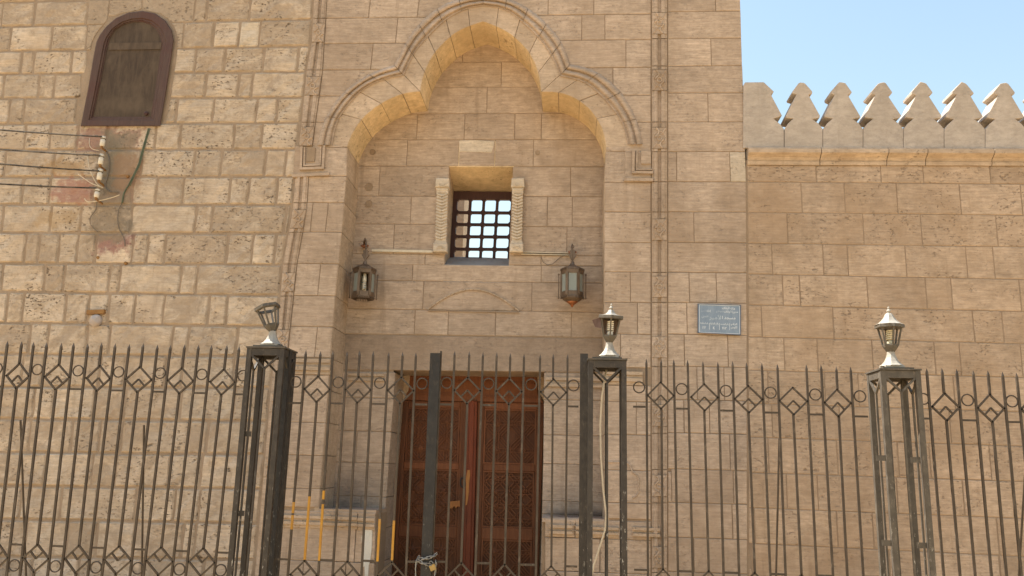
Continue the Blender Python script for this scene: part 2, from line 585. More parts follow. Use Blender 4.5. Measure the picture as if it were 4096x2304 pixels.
# ------------------------------------------------------------------ masonry
def stone(name, poly_px, Y, mat, parent, gap, depth=.06, bevel=.006, proud=.004, grid=None, rough=0.0):
    """one block: poly_px its outline in photo pixels on the plane Y"""
    poly = [(p.x, p.z) for p in (P(x, y, Y) for x, y in poly_px)]
    poly = ccw(poly)
    ins = inset(poly, gap)
    if area2(ins) <= 0.0006: return None
    ins = [(x + random.uniform(-1, 1) * gap * .35, z + random.uniform(-1, 1) * gap * .35) for x, z in ins]
    mb = MB()
    yf = Y - random.uniform(.2, 1) * proud
    if grid and len(ins) == 4:
        nx, nz = grid[0] + 2, grid[1] + 2
        # order: find bottom-left start
        q = sorted(range(4), key=lambda i: ins[i][0] + ins[i][1])[0]
        a, b, c, d = [Vector(ins[(q + i) % 4]) for i in range(4)]
        attr, vs = [], []
        W = (b - a).length; H = (d - a).length
        us = [0] + [lerp(.022 / W, 1 - .022 / W, k / grid[0]) for k in range(grid[0] + 1)] + [1]
        ws = [0] + [lerp(.020 / H, 1 - .020 / H, k / grid[1]) for k in range(grid[1] + 1)] + [1]
        for j in range(nz + 1):
            for i in range(nx + 1):
                u, w = us[i], ws[j]
                p = (a * (1 - u) + b * u) * (1 - w) + (d * (1 - u) + c * u) * w
                e = min(u * W, (1 - u) * W, w * H, (1 - w) * H)
                on = e < 1e-6
                if on: p = p + Vector((random.uniform(-1, 1), random.uniform(-1, 1))) * .007
                y = yf + (.012 if on else -random.uniform(-.25, 1) * rough)
                vs.append((p.x, y, p.y))
                attr.append(min(1, e / .05))
        fs = [(j * (nx + 1) + i, j * (nx + 1) + i + 1, (j + 1) * (nx + 1) + i + 1, (j + 1) * (nx + 1) + i) for j in range(nz) for i in range(nx)]
        rim = [i for i in range(nx + 1)] + [j * (nx + 1) + nx for j in range(1, nz + 1)] + [nz * (nx + 1) + i for i in range(nx - 1, -1, -1)] + [j * (nx + 1) for j in range(nz - 1, 0, -1)]
        nb = len(vs)
        for k in rim:
            vs.append((vs[k][0], Y + depth, vs[k][2])); attr.append(0.0)
        L = len(rim)
        for k in range(L):
            fs.append((rim[k], nb + k, nb + (k + 1) % L, rim[(k + 1) % L]))
        mb.add(vs, fs)
        return mb.build(name, mat, parent, attr=attr)
    mb.prism(ins, yf, Y + depth, bevel)
    return mb.build(name, mat, parent)


def slope(y): return -.0125 + 2.15e-5 * y


def lay(parent, Y, rows, joints, lean, L, Rr, mat, gap, xref, depth=.06, bevel=.006, proud=.004, grid=False, rough=0.0, special=None, fill=(230, 420), clipped_depth=None, name='stone'):
    """rows: list of course lines, each y at xref or (xa, ya, xb, yb); joints[k]: x of the joints at mid height in course k"""
    def line(r):
        if isinstance(r, tuple):
            xa, ya, xb, yb = r
            return lambda x: ya + (yb - ya) * (x - xa) / (xb - xa)
        return lambda x: r + slope(r) * (x - xref)
    for k in range(len(rows) - 1):
        T, B = line(rows[k]), line(rows[k + 1])
        ym = (T(xref) + B(xref)) / 2
        xl, xr = L(ym), Rr(ym)
        js = joints.get(k)
        if js is None:
            js = []
            x = min(L(T(xref)), L(B(xref))) + random.uniform(.45, 1) * fill[1]
            while x < xr - 130:
                js.append(x)
                x += random.uniform(*fill)
        xs = [-9e3] + sorted(js) + [9e3]
        for a, b in zip(xs[:-1], xs[1:]):
            fa = lambda y: max(L(y), a + lean(a) * (y - ym)) if a > -8e3 else L(y)
            fb = lambda y: min(Rr(y), b + lean(b) * (y - ym)) if b < 8e3 else Rr(y)
            xmid = max(xl, min(xr, (max(a, xl) + min(b, xr)) / 2))
            t0, b0 = T(xmid), B(xmid)
            n = 10
            ys = [t0 + (b0 - t0) * i / n for i in range(n + 1)]
            ok = [fb(y) - fa(y) > 14 for y in ys]
            if not any(ok): continue
            ok_y = [y for y, o in zip(ys, ok) if o]
            ya, yb = ok_y[0], ok_y[-1]
            if yb - ya < 12: continue
            def curved(f):
                m = (f(ya) + f(yb)) / 2
                return abs(f((ya + yb) / 2) - m) > 3 or abs(f(ya * .75 + yb * .25) - (f(ya) * .75 + f(yb) * .25)) > 3
            nl = 6 if curved(fa) else 1
            nr = 6 if curved(fb) else 1
            full_t, full_b = ya == ys[0], yb == ys[-1]
            def tl(x, y):   # follow the tilted course lines at the corners
                if y == ya and full_t: return T(x)
                if y == yb and full_b: return B(x)
                return y
            poly = []
            for i in range(nl + 1):
                y = ya + (yb - ya) * i / nl
                poly.append((fa(y), tl(fa(y), y)))
            for i in range(nr + 1):
                y = yb + (ya - yb) * i / nr
                poly.append((fb(y), tl(fb(y), y)))
            m = mat
            if special:
                for (sx, sy, sm) in special:
                    if max(a, xl) < sx < min(b, xr) and t0 < sy < b0: m = sm
            touches = (clipped_depth is not None) and ((a < -8e3 and clipped_depth[0]) or (b > 8e3 and clipped_depth[1]))
            g = None
            if grid:
                w = abs(fb(ym) - fa(ym))
                g = (max(2, min(7, int(w / 30))), 3)
            nm = name
            stone(nm, poly, Y, m, parent, gap * random.uniform(.8, 1.35), (clipped_depth[2] if touches else depth), bevel, proud, g, rough)


V0, KV = 2440.0, 6.1e-5
def lean_std(x): return (x - V0) * KV
def lean_left(x): return -.105

# ---- key outlines, all in full-size photo pixels
BAND_L = [(1258, -120), (1252, 0), (1243, 175), (1223, 280), (1202, 495), (1178, 705), (1167, 844), (1128, 1060), (1108, 1308), (1085, 1500), (1050, 1900), (1015, 2304)]
BAND_R = [(1315, -120), (1308, 0), (1296, 175), (1290, 280), (1261, 495), (1235, 700), (1226, 844), (1187, 1060), (1161, 1308), (1140, 1500), (1105, 1900), (1072, 2304)]
NICHE_L = [(1389, 588), (1386, 705), (1367, 929), (1342, 1178), (1324, 1407), (1305, 1665), (1280, 1963), (1255, 2304)]
def c4(pts): return [(1150 + .5825 * x, .5825 * y) for x, y in pts]
# intrados, front edge: spring -> cusp, cusp -> apex, apex -> cusp, cusp -> spring
F_SEG = [c4([(410, 1010), (430, 950), (472, 870), (525, 803), (600, 740), (680, 692), (770, 652), (850, 634), (912, 630)]),
         c4([(912, 630), (918, 590), (930, 530), (947, 485), (977, 418), (1022, 350), (1078, 290), (1137, 238), (1203, 198), (1280, 170), (1345, 150)]),
         c4([(1345, 150), (1412, 174), (1482, 206), (1546, 246), (1602, 296), (1652, 352), (1692, 420), (1720, 490), (1735, 560), (1741, 632)]),
         c4([(1741, 632), (1840, 634), (1920, 652), (2000, 690), (2070, 745), (2120, 808), (2160, 880), (2180, 950), (2188, 1010)])]
O_SEG = [c4([(208, 1010), (222, 920), (262, 810), (325, 705), (400, 622), (480, 560), (560, 512), (640, 478), (735, 447)]),
         c4([(735, 447), (772, 375), (812, 300), (862, 215), (930, 140), (1010, 72), (1100, 20), (1220, -14), (1345, -26)]),
         c4([(1345, -26), (1480, -14), (1575, 14), (1660, 64), (1740, 127), (1810, 197), (1870, 272), (1912, 360), (1942, 443)]),
         c4([(1942, 443), (2050, 465), (2140, 505), (2220, 565), (2295, 640), (2350, 730), (2395, 820), (2425, 920), (2440, 1010)])]
I_SEG = [c4([(306, 1010), (322, 900), (352, 810), (432, 700), (490, 640), (560, 588), (640, 553), (700, 535), (797, 515)]),
         c4([(797, 515), (832, 440), (868, 365), (915, 305), (985, 228), (1060, 155), (1140, 100), (1240, 55), (1345, 38)]),
         c4([(1345, 38), (1450, 52), (1530, 84), (1600, 140), (1680, 210), (1750, 290), (1805, 370), (1840, 440), (1872, 522)]),
         c4([(1872, 522), (1990, 545), (2060, 575), (2130, 635), (2200, 705), (2260, 780), (2305, 860), (2328, 940), (2338, 1010)])]


def resample(pts, n):
    d = [0.0]
    for a, b in zip(pts[:-1], pts[1:]): d.append(d[-1] + math.dist(a, b))
    out = []
    for i in range(n + 1):
        s = d[-1] * i / n
        k = max(j for j in range(len(d)) if d[j] <= s + 1e-9)
        k = min(k, len(pts) - 2)
        u = (s - d[k]) / max(1e-9, d[k + 1] - d[k])
        out.append((lerp(pts[k][0], pts[k + 1][0], u), lerp(pts[k][1], pts[k + 1][1], u)))
    return out


NS = 16
Fs = [resample(s, NS) for s in F_SEG]
Os = [resample(s, NS) for s in O_SEG]
Is = [resample(s, NS) for s in I_SEG]
Ms = [[((a[0] + b[0]) / 2, (a[1] + b[1]) / 2) for a, b in zip(o, i)] for o, i in zip(Os, Is)]


def by_y(pts):
    """outline as a function x(y): sorted by y"""
    return sorted(pts, key=lambda p: p[1])


ARCH_L = by_y(Ms[0] + Ms[1][1:])
ARCH_R = by_y(Ms[3] + Ms[2][:-1])
FRONT_L = by_y(Fs[0] + Fs[1][1:])
FRONT_R = by_y(Fs[3] + Fs[2][:-1])


def arch_l(y):
    if y < ARCH_L[0][1]: return ARCH_L[0][0]
    if y > 585: return interp(NICHE_L, y)
    return interp(ARCH_L, y)


def arch_r(y):
    if y < ARCH_R[0][1]: return ARCH_R[0][0]
    if y > 585: return 2418.0 if y > 700 else interp([(2425, 588), (2418, 700)], y)
    return interp(ARCH_R, y)


def tower_edge(y): return interp([(2957, -120), (2961, 0), (2985, 720), (2987, 1100), (2990, 2304)], y)


ND = .58          # depth of the portal niche
YB = 1.2          # plane of the door and of the window grille
ORIGIN = lambda x, Y=0.0: Vector((P(x, 1700, Y).x, Y, 0))

# ------------------------------------------------------------------ ground
g = MB()
g.add([(-300, -300, 0), (300, -300, 0), (300, 300, 0), (-300, 300, 0)], [(0, 1, 2, 3)])
tag(g.build('ground', M['ground']), kind='structure')

# ------------------------------------------------------------------ left wall of rock-faced blocks
wall = thing('rough_stone_wall', 'rough rock faced limestone wall with smeared brown mortar left of the portal', 'wall', ORIGIN(500))
mb = MB()
mb.bx(-12, P(1150, 1400).x, .10, .95, -.2, 8.0)
core = mb.build('wall_core', M['mud_mortar'], wall)
mb = MB()
for y in range(-260, 2700, 40):
    a, b = y, y + 40
    mb.add([P(-1500, a, .004), P(interp(BAND_L, a) + 20, a, .004), P(interp(BAND_L, b) + 20, b, .004), P(-1500, b, .004)], [(0, 3, 2, 1)])
WIN_O = [(640, 1000), (700, 690), (745, 425), (765, 330), (790, 278), (840, 212), (920, 142), (1020, 100), (1130, 86), (1230, 106), (1310, 162), (1360, 240), (1376, 315), (1360, 440), (1318, 720), (1270, 1000)]
WIN_I = [(738, 925), (800, 640), (845, 400), (860, 335), (872, 300), (918, 232), (988, 192), (1060, 175), (1130, 174), (1190, 194), (1235, 232), (1268, 290), (1282, 350), (1270, 430), (1235, 680), (1195, 925)]
c1 = lambda pts: [(x * .50466, y * .50466) for x, y in pts]
WO, WI = c1(WIN_O), c1(WIN_I)
mb.build('mortar_bed', M['mud_mortar'], wall)

wl_pts = by_y([(x - 16, y) for x, y in WO[:9]])
wr_pts = by_y([(x + 16, y) for x, y in WO[8:]])
WCX = WO[8][0]
def win_l(y):
    if y < wl_pts[0][1] - 12: return WCX
    if y > wl_pts[-1][1]: return WCX
    return min(WCX, interp(wl_pts, y))
def win_r(y):
    if y < wr_pts[0][1] - 12: return WCX
    if y > wr_pts[-1][1]: return WCX
    return max(WCX, interp(wr_pts, y))
Lr = [(-95, -128), (10, -22), (108, 80), (207, 186), (298, 289), (394, 391), (497, 492), (600, 598), (709, 707), (819, 821), (932, 935), (1053, 1061), (1167, 1184), (1290, 1308), (1416, 1428), (1547, 1552), (1675, 1687), (1809, 1820), (1943, 1957), (2077, 2097), (2226, 2242), (2375, 2395), (2520, 2540)]
lrows = [(0, a, 1180, b) for a, b in Lr]
j1 = lambda *l: [v * .50466 for v in l]
j3 = lambda *l: [v * .6238 for v in l]
ljl = {1: j1(20, 275, 695, 860), 2: j1(85, 410, 690), 3: j1(170, 270, 570, 690), 4: j1(30, 310, 430, 650), 5: j1(75, 190, 610)}
ljr = {1: j1(1540, 1640, 1982), 2: j1(1450, 1690, 1895, 2055), 3: j1(1550, 1780, 2085, 2360), 4: j1(1330, 1630, 1890, 2000), 5: j1(1400, 1690, 2035, 2195)}
lj = {6: j1(200, 400, 615, 850, 1230, 1430, 1855, 2075, 2360), 7: j1(40, 430, 790, 1120, 1540, 1750, 2105, 2265), 8: j1(180, 395, 740, 1050, 1240, 1450, 1820, 1970, 2195),
      9: j1(20, 400, 640, 1040, 1550, 1680, 2260), 10: j1(200, 310, 465, 615, 760, 1050, 1170, 1305, 1800, 2000, 2180), 11: j1(15, 350, 510, 865, 950, 1430, 1560),
      12: j1(55, 180, 520, 700, 860, 1065, 1300, 1650, 1800), 13: j1(235, 380, 690, 870, 1365, 1490, 1880), 14: j3(140, 270, 640, 800, 1060, 1170, 1500), 15: j3(220, 340, 600, 800, 1160, 1500),
      16: j3(190, 460, 640, 780, 1210, 1330, 1590), 17: j3(50, 290, 590, 740, 1090, 1290, 1560), 18: j3(130, 390, 620, 870, 1120, 1280, 1600), 19: j3(160, 430, 620, 860, 1170, 1250, 1500), 20: j3(200, 500, 900, 1300), 21: j3(120, 400, 800, 1100, 1500)}
FARL = lambda y: -230.0
bandl = lambda y: interp(BAND_L, y)
kw = dict(lean=lean_left, mat=M['rubble'], gap=.0062, xref=600, depth=.09, proud=.006, grid=True, rough=.013)
spec = [(980, 130, M['pale'])]
# courses beside the arched window are cut round it
for lo, hi in ((0, 6),):
    lay(wall, 0.0, lrows[0:7], {**{0: j1(300, 800)}, **ljl}, L=FARL, Rr=win_l, **kw)
    lay(wall, 0.0, lrows[0:7], {**{0: j1(1300, 1700, 2100)}, **ljr}, L=win_r, Rr=bandl, special=spec, **kw)
lay(wall, 0.0, lrows[6:], {k - 6: v for k, v in lj.items()}, L=FARL, Rr=bandl, **kw)

# arched window with a weathered board
PW = lambda p, Y: P(p[0], p[1], Y)
mb = MB()
n = len(WO)
for i in range(n):
    j = (i + 1) % n
    o0, o1, i0, i1 = WO[i], WO[j], WI[i], WI[j]
    def mid(a, b, t): return (a[0] + (b[0] - a[0]) * t, a[1] + (b[1] - a[1]) * t)
    prof = [(0, .02), (0, -.030), (.06, -.040), (.62, -.036), (.68, -.022), (.84, -.022), (.9, -.008), (1, -.008), (1, .06)]
    for (t0, y0), (t1, y1) in zip(prof[:-1], prof[1:]):
        mb.add([PW(mid(o0, i0, t0), y0), PW(mid(o1, i1, t0), y0), PW(mid(o1, i1, t1), y1), PW(mid(o0, i0, t1), y1)], [(0, 1, 2, 3)])
win = mb.build('arched_window', M['window_frame'], wall)
mb = MB()
mb.add([PW(p, -.002) for p in WI], [tuple(range(n))])
mb.build('weathered_board', M['board'], win)
mb = MB()
mb.add([PW(p, -.003 - d) for d in (.010, 0) for p in c1([(858, 395), (1272, 390), (1282, 335), (868, 340)])], [(0, 1, 2, 3), (0, 4, 5, 1), (2, 6, 7, 3), (1, 5, 6, 2), (3, 7, 4, 0)])
mb.build('transom', M['board'], win)
mb = MB()
a = P(586, 455, -.004)
mb.lathe([(.0, -.012), (.028, -.004), (.026, .02), (0, .03)], 7, a, M=Matrix.Rotation(R(90), 3, 'X'))
mb.build('torn_hole', M['grille'], win)

# lump of cement plugged in a hole, with an iron strap over it
cpt = P(386, 1283)
bm = bmesh.new()
bmesh.ops.create_icosphere(bm, subdivisions=3, radius=1.0)
mb = MB()
random.seed(5)
vs = []
for v in bm.verts:
    w = v.co.normalized()
    k = 1 + .10 * math.sin(5 * w.x + 2) * math.sin(6 * w.z + 1) + random.uniform(-.05, .05)
    vs.append((cpt.x + w.x * .072 * k, cpt.y - .01 + w.y * .06 * k, cpt.z + w.z * .078 * k))
mb.add(vs, [[v.index for v in f.verts] for f in bm.faces])
bm.free()
mb.build('cement_lump', M['lump'], wall, smooth=True)
mb = MB()
mb.bar(P(350, 1250, -.02), P(420, 1247, -.02), .05, .05)
mb.build('iron_strap', M['rust'], wall)
mb = MB()
for (x, y) in ((1010 * .50466, 705), (502, 1052), (392, 1030)):
    q = P(x, y, -.012)
    mb.lathe([(.0, -.02), (.022, -.012), (.02, .006), (0, .012)], 7, q, M=Matrix.Rotation(R(90), 3, 'X') @ Matrix.Diagonal((1, 1, 1)))
mb.build('putlog_stub', M['rust'], wall)

# ------------------------------------------------------------------ portal
random.seed(21)
portal = thing('stone_portal', 'tall dressed stone portal with a three lobed recessed arch around carved wooden doors', 'portal', ORIGIN(2050))
BR_ = lambda y: interp(BAND_R, y)
# mortar behind the facing stones
mb = MB()
ysm = list(range(-260, 2700, 20))
for a, b in zip(ysm[:-1], ysm[1:]):
    for (f0, f1) in ((lambda y: BR_(y) - 55, lambda y: arch_l(y) - 6), (lambda y: arch_r(y) + 6, lambda y: tower_edge(y) - 8)):
        mb.add([P(f0(a), a, .007), P(f1(a), a, .007), P(f1(b), b, .007), P(f0(b), b, .007)], [(0, 3, 2, 1)])
mb.build('mortar_bed', M['mortar'], portal)
# solid core
XL, XR = P(1160, 1300).x, P(2983, 720).x
XNL, XNR = P(1270, 2000).x - .12, P(2418, 1000).x + .02
ztop = 8.0
mb = MB()
mb.bx(P(1225, 300).x, XNL - .0, .08, 1.3, -.2, ztop)
mb.bx(XNR + .03, XR, .08, 1.3, -.2, ztop)
zt = P(1950, -10).z
mb.bx(XNL - .01, XNR + .04, .081, 1.3, zt, ztop)
mb.build('portal_core', M['mortar'], portal)

ZA = [(-140), (-30), 73, 175, 280, 384, 489, 590, 705, 811, 929, 1056, 1184, 1308, 1432]
ja = {1: [1479, 1674], 2: [1587], 3: [1488], 4: [], 5: [], 6: [], 7: [], 8: [], 9: [1246, 1308], 10: [], 11: [1277], 12: [], 13: [1264]}
dk = dict(mat=M['dressed'], gap=.0034, proud=.005)
lay(portal, 0.0, ZA, ja, lean_left, BR_, arch_l, xref=1350, clipped_depth=(False, True, .06), **dk)
ZA2 = [1500, 1690, 1822, 1955, 2030]
lay(portal, 0.0, ZA2, {0: [1215], 1: [], 2: [1190], 3: []}, lean_left, BR_, arch_l, xref=1250, **dk)
ZB = [-155, -46, 58, 160, 271, 382, 489, 606, 730, 848, 970, 1087, 1209, 1336, 1470]
jb = {0: [2250], 1: [2193, 2376], 2: [2327, 2420], 3: [2504], 4: [2452], 5: [], 6: [], 7: [], 8: [], 9: [], 10: [], 11: [2522], 12: [2550], 13: [2482]}
bl2 = lambda y: 2604.0
lay(portal, 0.0, ZB, jb, lean_std, arch_r, bl2, xref=2450, **dk)
ZB2 = [1540, 1605, 1737, 1880, 2010, 2075]
lay(portal, 0.0, ZB2, {0: [], 1: [2545], 2: [], 3: [2480], 4: []}, lean_std, lambda y: 2418.0, bl2, xref=2450, **dk)
ZB3 = [2080, 2155, 2290, 2430]
lay(portal, 0.0, ZB3, {0: [2300, 2480], 1: [2400], 2: [2350]}, lean_std, lambda y: 2180.0, bl2, xref=2400, **dk)
ZC = [-165, -62, 46, 154, 264, 372, 488, 607, 727, 848, 970, 1090, 1211, 1338, 1467, 1600, 1733, 1878, 2012, 2152, 2290, 2430]
jc = {0: [2800], 1: [2862], 2: [], 3: [2844], 4: [], 5: [2832], 6: [], 7: [2707, 2920], 8: [], 9: [2776], 10: [], 11: [2757, 2866], 12: [2748], 13: [2738, 2912], 14: [2789, 2897], 15: [2736, 2838], 16: [2920], 17: [2686, 2934], 18: [2930], 19: [2776], 20: [2850]}
lay(portal, 0.0, ZC, jc, lean_std, lambda y: 2671.0, tower_edge, xref=2800, special=[(2950, 665, M['pale'])], **dk)
lay(portal, 0.0, [2044, 2110, 2245, 2390], {0: [1230, 1430], 1: [1285, 1420], 2: [1210, 1380]}, lean_std, lambda y: BR_(y), lambda y: 1504 - .03 * (y - 2037), xref=1300, **dk)

# voussoirs with their soffits
def px3(p, Y): return P(p[0], p[1], Y)
def voussoir(f, i):
    """f: points of the intrados, i: matching points of the moulding's inner edge"""
    poly = [(q.x, q.z) for q in (P(*p) for p in f + i[::-1])]
    poly = ccw(poly)
    ins = inset(poly, .0024)
    mb = MB()
    mb.prism(ins, -random.uniform(.001, .006), ND + .004, .004)
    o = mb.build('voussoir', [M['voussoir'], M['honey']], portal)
    bm = bmesh.new(); bm.from_mesh(o.data); bmesh.ops.recalc_face_normals(bm, faces=bm.faces)
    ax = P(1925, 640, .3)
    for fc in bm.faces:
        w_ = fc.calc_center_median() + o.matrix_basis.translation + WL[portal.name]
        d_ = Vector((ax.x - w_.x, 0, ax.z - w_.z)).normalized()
        if abs(fc.normal.y) < .3 and fc.normal.dot(d_) > .45 and fc.calc_area() > .004: fc.material_index = 1  # faces turned to the niche axis take the honey tone
    bm.to_mesh(o.data); bm.free()

def cut(seg, a, b):
    n0, n1 = a * NS, b * NS
    ts = [n0] + [k for k in range(int(n0) + 1, int(math.ceil(n1)))] + [n1]
    out = []
    for tt in ts:
        k = min(NS - 1, int(tt)); u = tt - k
        out.append((lerp(seg[k][0], seg[k + 1][0], u), lerp(seg[k][1], seg[k + 1][1], u)))
    return out

cutsA = [0, .32, .58, .82, 1]
cutsB = [0, .2, .42, .64, .86]
for s, fl in ((0, cutsA), (1, cutsB), (2, [1 - c for c in cutsB[::-1]]), (3, [1 - c for c in cutsA[::-1]])):
    for a, b in zip(fl[:-1], fl[1:]):
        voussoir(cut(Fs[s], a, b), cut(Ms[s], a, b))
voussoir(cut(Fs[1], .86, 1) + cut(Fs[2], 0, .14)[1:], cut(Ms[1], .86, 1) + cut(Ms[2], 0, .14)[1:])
# jamb stones lining the two sides of the niche
def jamb(xf, ya, yb, side):
    a, b = P(xf(ya), ya), P(xf(yb), yb)
    w = .05 * side
    gp = .0035
    poly = ccw([(a.x, a.z - gp), (b.x, b.z + gp), (b.x + w, b.z + gp), (a.x + w, a.z - gp)])
    mb = MB()
    mb.prism(poly, .003 + random.uniform(0, .003), ND + .004, .003)
    mb.build('jamb_stone', M['voussoir'], portal)
nl = lambda y: interp(NICHE_L, y)
for a, b in zip([589, 705, 811, 929, 1056, 1184, 1308, 1432, 1560, 1690, 1822, 1955], [705, 811, 929, 1056, 1184, 1308, 1432, 1560, 1690, 1822, 1955, 2110]):
    jamb(nl, a, b, -1)
nr = lambda y: 2418.0 if y > 700 else interp([(2425, 588), (2418, 700)], y)
for a, b in zip([589, 730, 848, 970, 1087, 1209, 1336, 1470, 1605, 1737, 1880, 2010], [730, 848, 970, 1087, 1209, 1336, 1470, 1605, 1737, 1880, 2010, 2130]):
    jamb(nr, a, b, 1)

# twin roll moulding that frames the arch
PROF = [(-.02, .012), (-.02, -.006), (.05, -.030), (.14, -.042), (.26, -.042), (.35, -.030), (.40, -.008), (.46, -.008), (.50, -.026), (.60, -.040), (.72, -.040), (.80, -.024), (.84, -.008), (.90, -.008), (.93, -.016), (1.0, -.016), (1.02, .012)]
def moulding(o, i, trim=.0):
    mb = MB()
    m = len(PROF)
    vs = []
    for a, b in zip(o, i):
        for t_, y_ in PROF:
            vs.append(P(a[0] + (b[0] - a[0]) * t_, a[1] + (b[1] - a[1]) * t_, y_))
    k = len(o)
    fs = [(r_ * m + c_, r_ * m + c_ + 1, (r_ + 1) * m + c_ + 1, (r_ + 1) * m + c_) for r_ in range(k - 1) for c_ in range(m - 1)]
    fs += [tuple(range(m)), tuple((k - 1) * m + c_ for c_ in range(m))[::-1]]
    mb.add(vs, fs)
    bm = bmesh.new()
    ob = mb.build('moulding_stone', M['dressed'], portal)
    bm.from_mesh(ob.data); bmesh.ops.recalc_face_normals(bm, faces=bm.faces); bm.to_mesh(ob.data); bm.free()
for s in range(4):
    nc = 4 if s in (0, 3) else 5
    fl = [k / nc for k in range(nc + 1)]
    if s == 0: fl = [.02, .27, .52, .78, 1]
    if s == 3: fl = [0, .25, .5, .76, .98]
    for a, b in zip(fl[:-1], fl[1:]):
        moulding(cut(Os[s], a, b - .006), cut(Is[s], a, b - .006))

# ---- carved vertical bands either side of the portal
def band_stone(fl, fr, ya, yb, chan=True):
    """flat strip with two rolls and a sunk channel"""
    prof = [(-.0, .02), (.0, -.010), (.10, -.012), (.16, -.026), (.30, -.030), (.38, -.020), (.42, .003 if chan else -.02), (.58, .003 if chan else -.02), (.62, -.020), (.70, -.030), (.84, -.026), (.90, -.012), (1., -.010), (1., .02)]
    mb = MB()
    m = len(prof)
    vs = []
    for y in (ya + 1.5, yb - 1.5):
        for t_, q in prof:
            vs.append(P(lerp(fl(y), fr(y), t_), y, q))
    mb.add(vs, [(c_, m + c_, m + c_ + 1, c_ + 1) for c_ in range(m - 1)] + [tuple(range(m)), tuple(range(m, 2 * m))[::-1]])
    return mb.build('band_stone', M['dressed'], portal)

def band_knot(fl, fr, yc, h, ring):
    ya, yb = yc - h / 2, yc + h / 2
    mb = MB()
    prof = [(0, .02), (0, -.012), (.06, -.026), (.94, -.026), (1, -.012), (1, .02)]
    m = len(prof)
    vs = []
    for y in (ya, yb):
        for t_, q in prof: vs.append(P(lerp(fl(y), fr(y), t_), y, q))
    mb.add(vs, [(c_, m + c_, m + c_ + 1, c_ + 1) for c_ in range(m - 1)] + [tuple(range(m)), tuple(range(m, 2 * m))[::-1]])
    o = mb.build('band_knot', M['dressed'], portal)
    w = (fr(yc) - fl(yc))
    cx = (fl(yc) + fr(yc)) / 2
    mb = MB()
    rr = w * .15
    mb.tube([P(cx + rr * math.cos(a), yc + rr * math.sin(a), -.028) for a in [2 * math.pi * k / 12 for k in range(12)]], .011, 5, True)
    if ring:
        r2 = w * .42
        mb.tube([P(cx + r2 * math.cos(a), yc + r2 * math.sin(a) * 1.05, -.026) for a in [2 * math.pi * k / 16 for k in range(16)]], .007, 5, True)
    for sgn in (-1, 1):
        # interlacing ribbon: S curve above and below the ring
        pts = []
        for k in range(9):
            u = k / 8
            pts.append(P(cx + sgn * w * (.36 - .30 * math.sin(u * math.pi * .9)) * (1 if not ring else .8), yc + sgn * h * (.06 + .42 * u), -.030))
        mb.tube(pts, .013, 5)
        mb.tube([P(cx - sgn * w * .40, yc + sgn * h * .46, -.027), P(cx - sgn * w * .12, yc + sgn * h * .17, -.027)], .008, 5)
    mb.build('carved_knot', M['dressed'], o)

fbl, fbr = (lambda y: interp(BAND_L, y) + 4), (lambda y: interp(BAND_R, y) - 1)
fcl, fcr = (lambda y: 2608.0), (lambda y: 2668.0)
def run_band(fl, fr, knots, hk, y0, y1, ring, lines, skip=()):
    prev = y0
    for kx in knots + [None]:
        end = (kx - hk / 2) if kx else y1
        cuts = [prev] + [l for l in lines if prev + 12 < l < end - 12] + [end]
        for a, b in zip(cuts[:-1], cuts[1:]):
            if any(s0 < (a + b) / 2 < s1 for s0, s1 in skip): continue
            band_stone(fl, fr, a, b)
        if kx:
            band_knot(fl, fr, kx, hk, ring)
            prev = kx + hk / 2
run_band(fbl, fbr, [-90, 131, 343, 545, 876, 1129, 1356, 1610, 1870], 74, -150, 2400, False, ZA, skip=[(583, 700)])
run_band(fcl, fcr, [-130, 93, 320, 552, 918, 1147, 1388, 1662, 1943, 2230], 84, -190, 2440, True, ZC)

# ---- square returns where the arch moulding meets the bands
def strip(name, pts, w, y0, y1, mat=None):
    mb = MB()
    for a, b in zip(pts[:-1], pts[1:]):
        A, B = P(*a, (y0 + y1) / 2), P(*b, (y0 + y1) / 2)
        d = (B - A).normalized() * (w * .5)
        mb.bar(A - d * .98, B + d * .98, w, abs(y1 - y0) * random.uniform(.94, 1.0))
    return mb.build(name, mat or M['dressed'], portal)
mb = MB()
mb.prism(ccw([(q.x, q.z) for q in (P(*p) for p in [(1180, 584), (1315, 590), (1312, 702), (1172, 704)])]), -.006, .03, .006)
mb.build('frame_block', M['dressed'], portal)
strip('frame_return', [(1207, 592), (1204, 676), (1292, 672), (1297, 588)], .030, -.036, .0)
strip('frame_return', [(1219, 592), (1217, 663), (1281, 660), (1284, 588)], .020, -.026, .0)
strip('frame_ledge', [(1176, 704), (1312, 697)], .035, -.034, .0)
mb = MB()
mb.bx(P(1231, 590).x, P(1264, 590).x, -.020, 0, P(1240, 649).z, P(1240, 592).z)
mb.build('frame_boss', M['mortar'], portal)
mb = MB()
mb.prism(ccw([(q.x, q.z) for q in (P(*p) for p in [(2500, 605), (2604, 607), (2604, 728), (2500, 727)])]), -.006, .03, .006)
mb.build('frame_block', M['dressed'], portal)
strip('frame_return', [(2534, 607), (2532, 690), (2606, 691)], .030, -.036, .0)
strip('frame_return', [(2548, 607), (2546, 678), (2606, 679)], .018, -.026, .0)
strip('frame_ledge', [(2502, 719), (2606, 720)], .035, -.034, .0)
mb = MB()
mb.bx(P(2564, 605).x, P(2602, 605).x, -.024, 0, P(2580, 657).z, P(2580, 606).z)
mb.build('frame_boss', M['dressed'], portal)

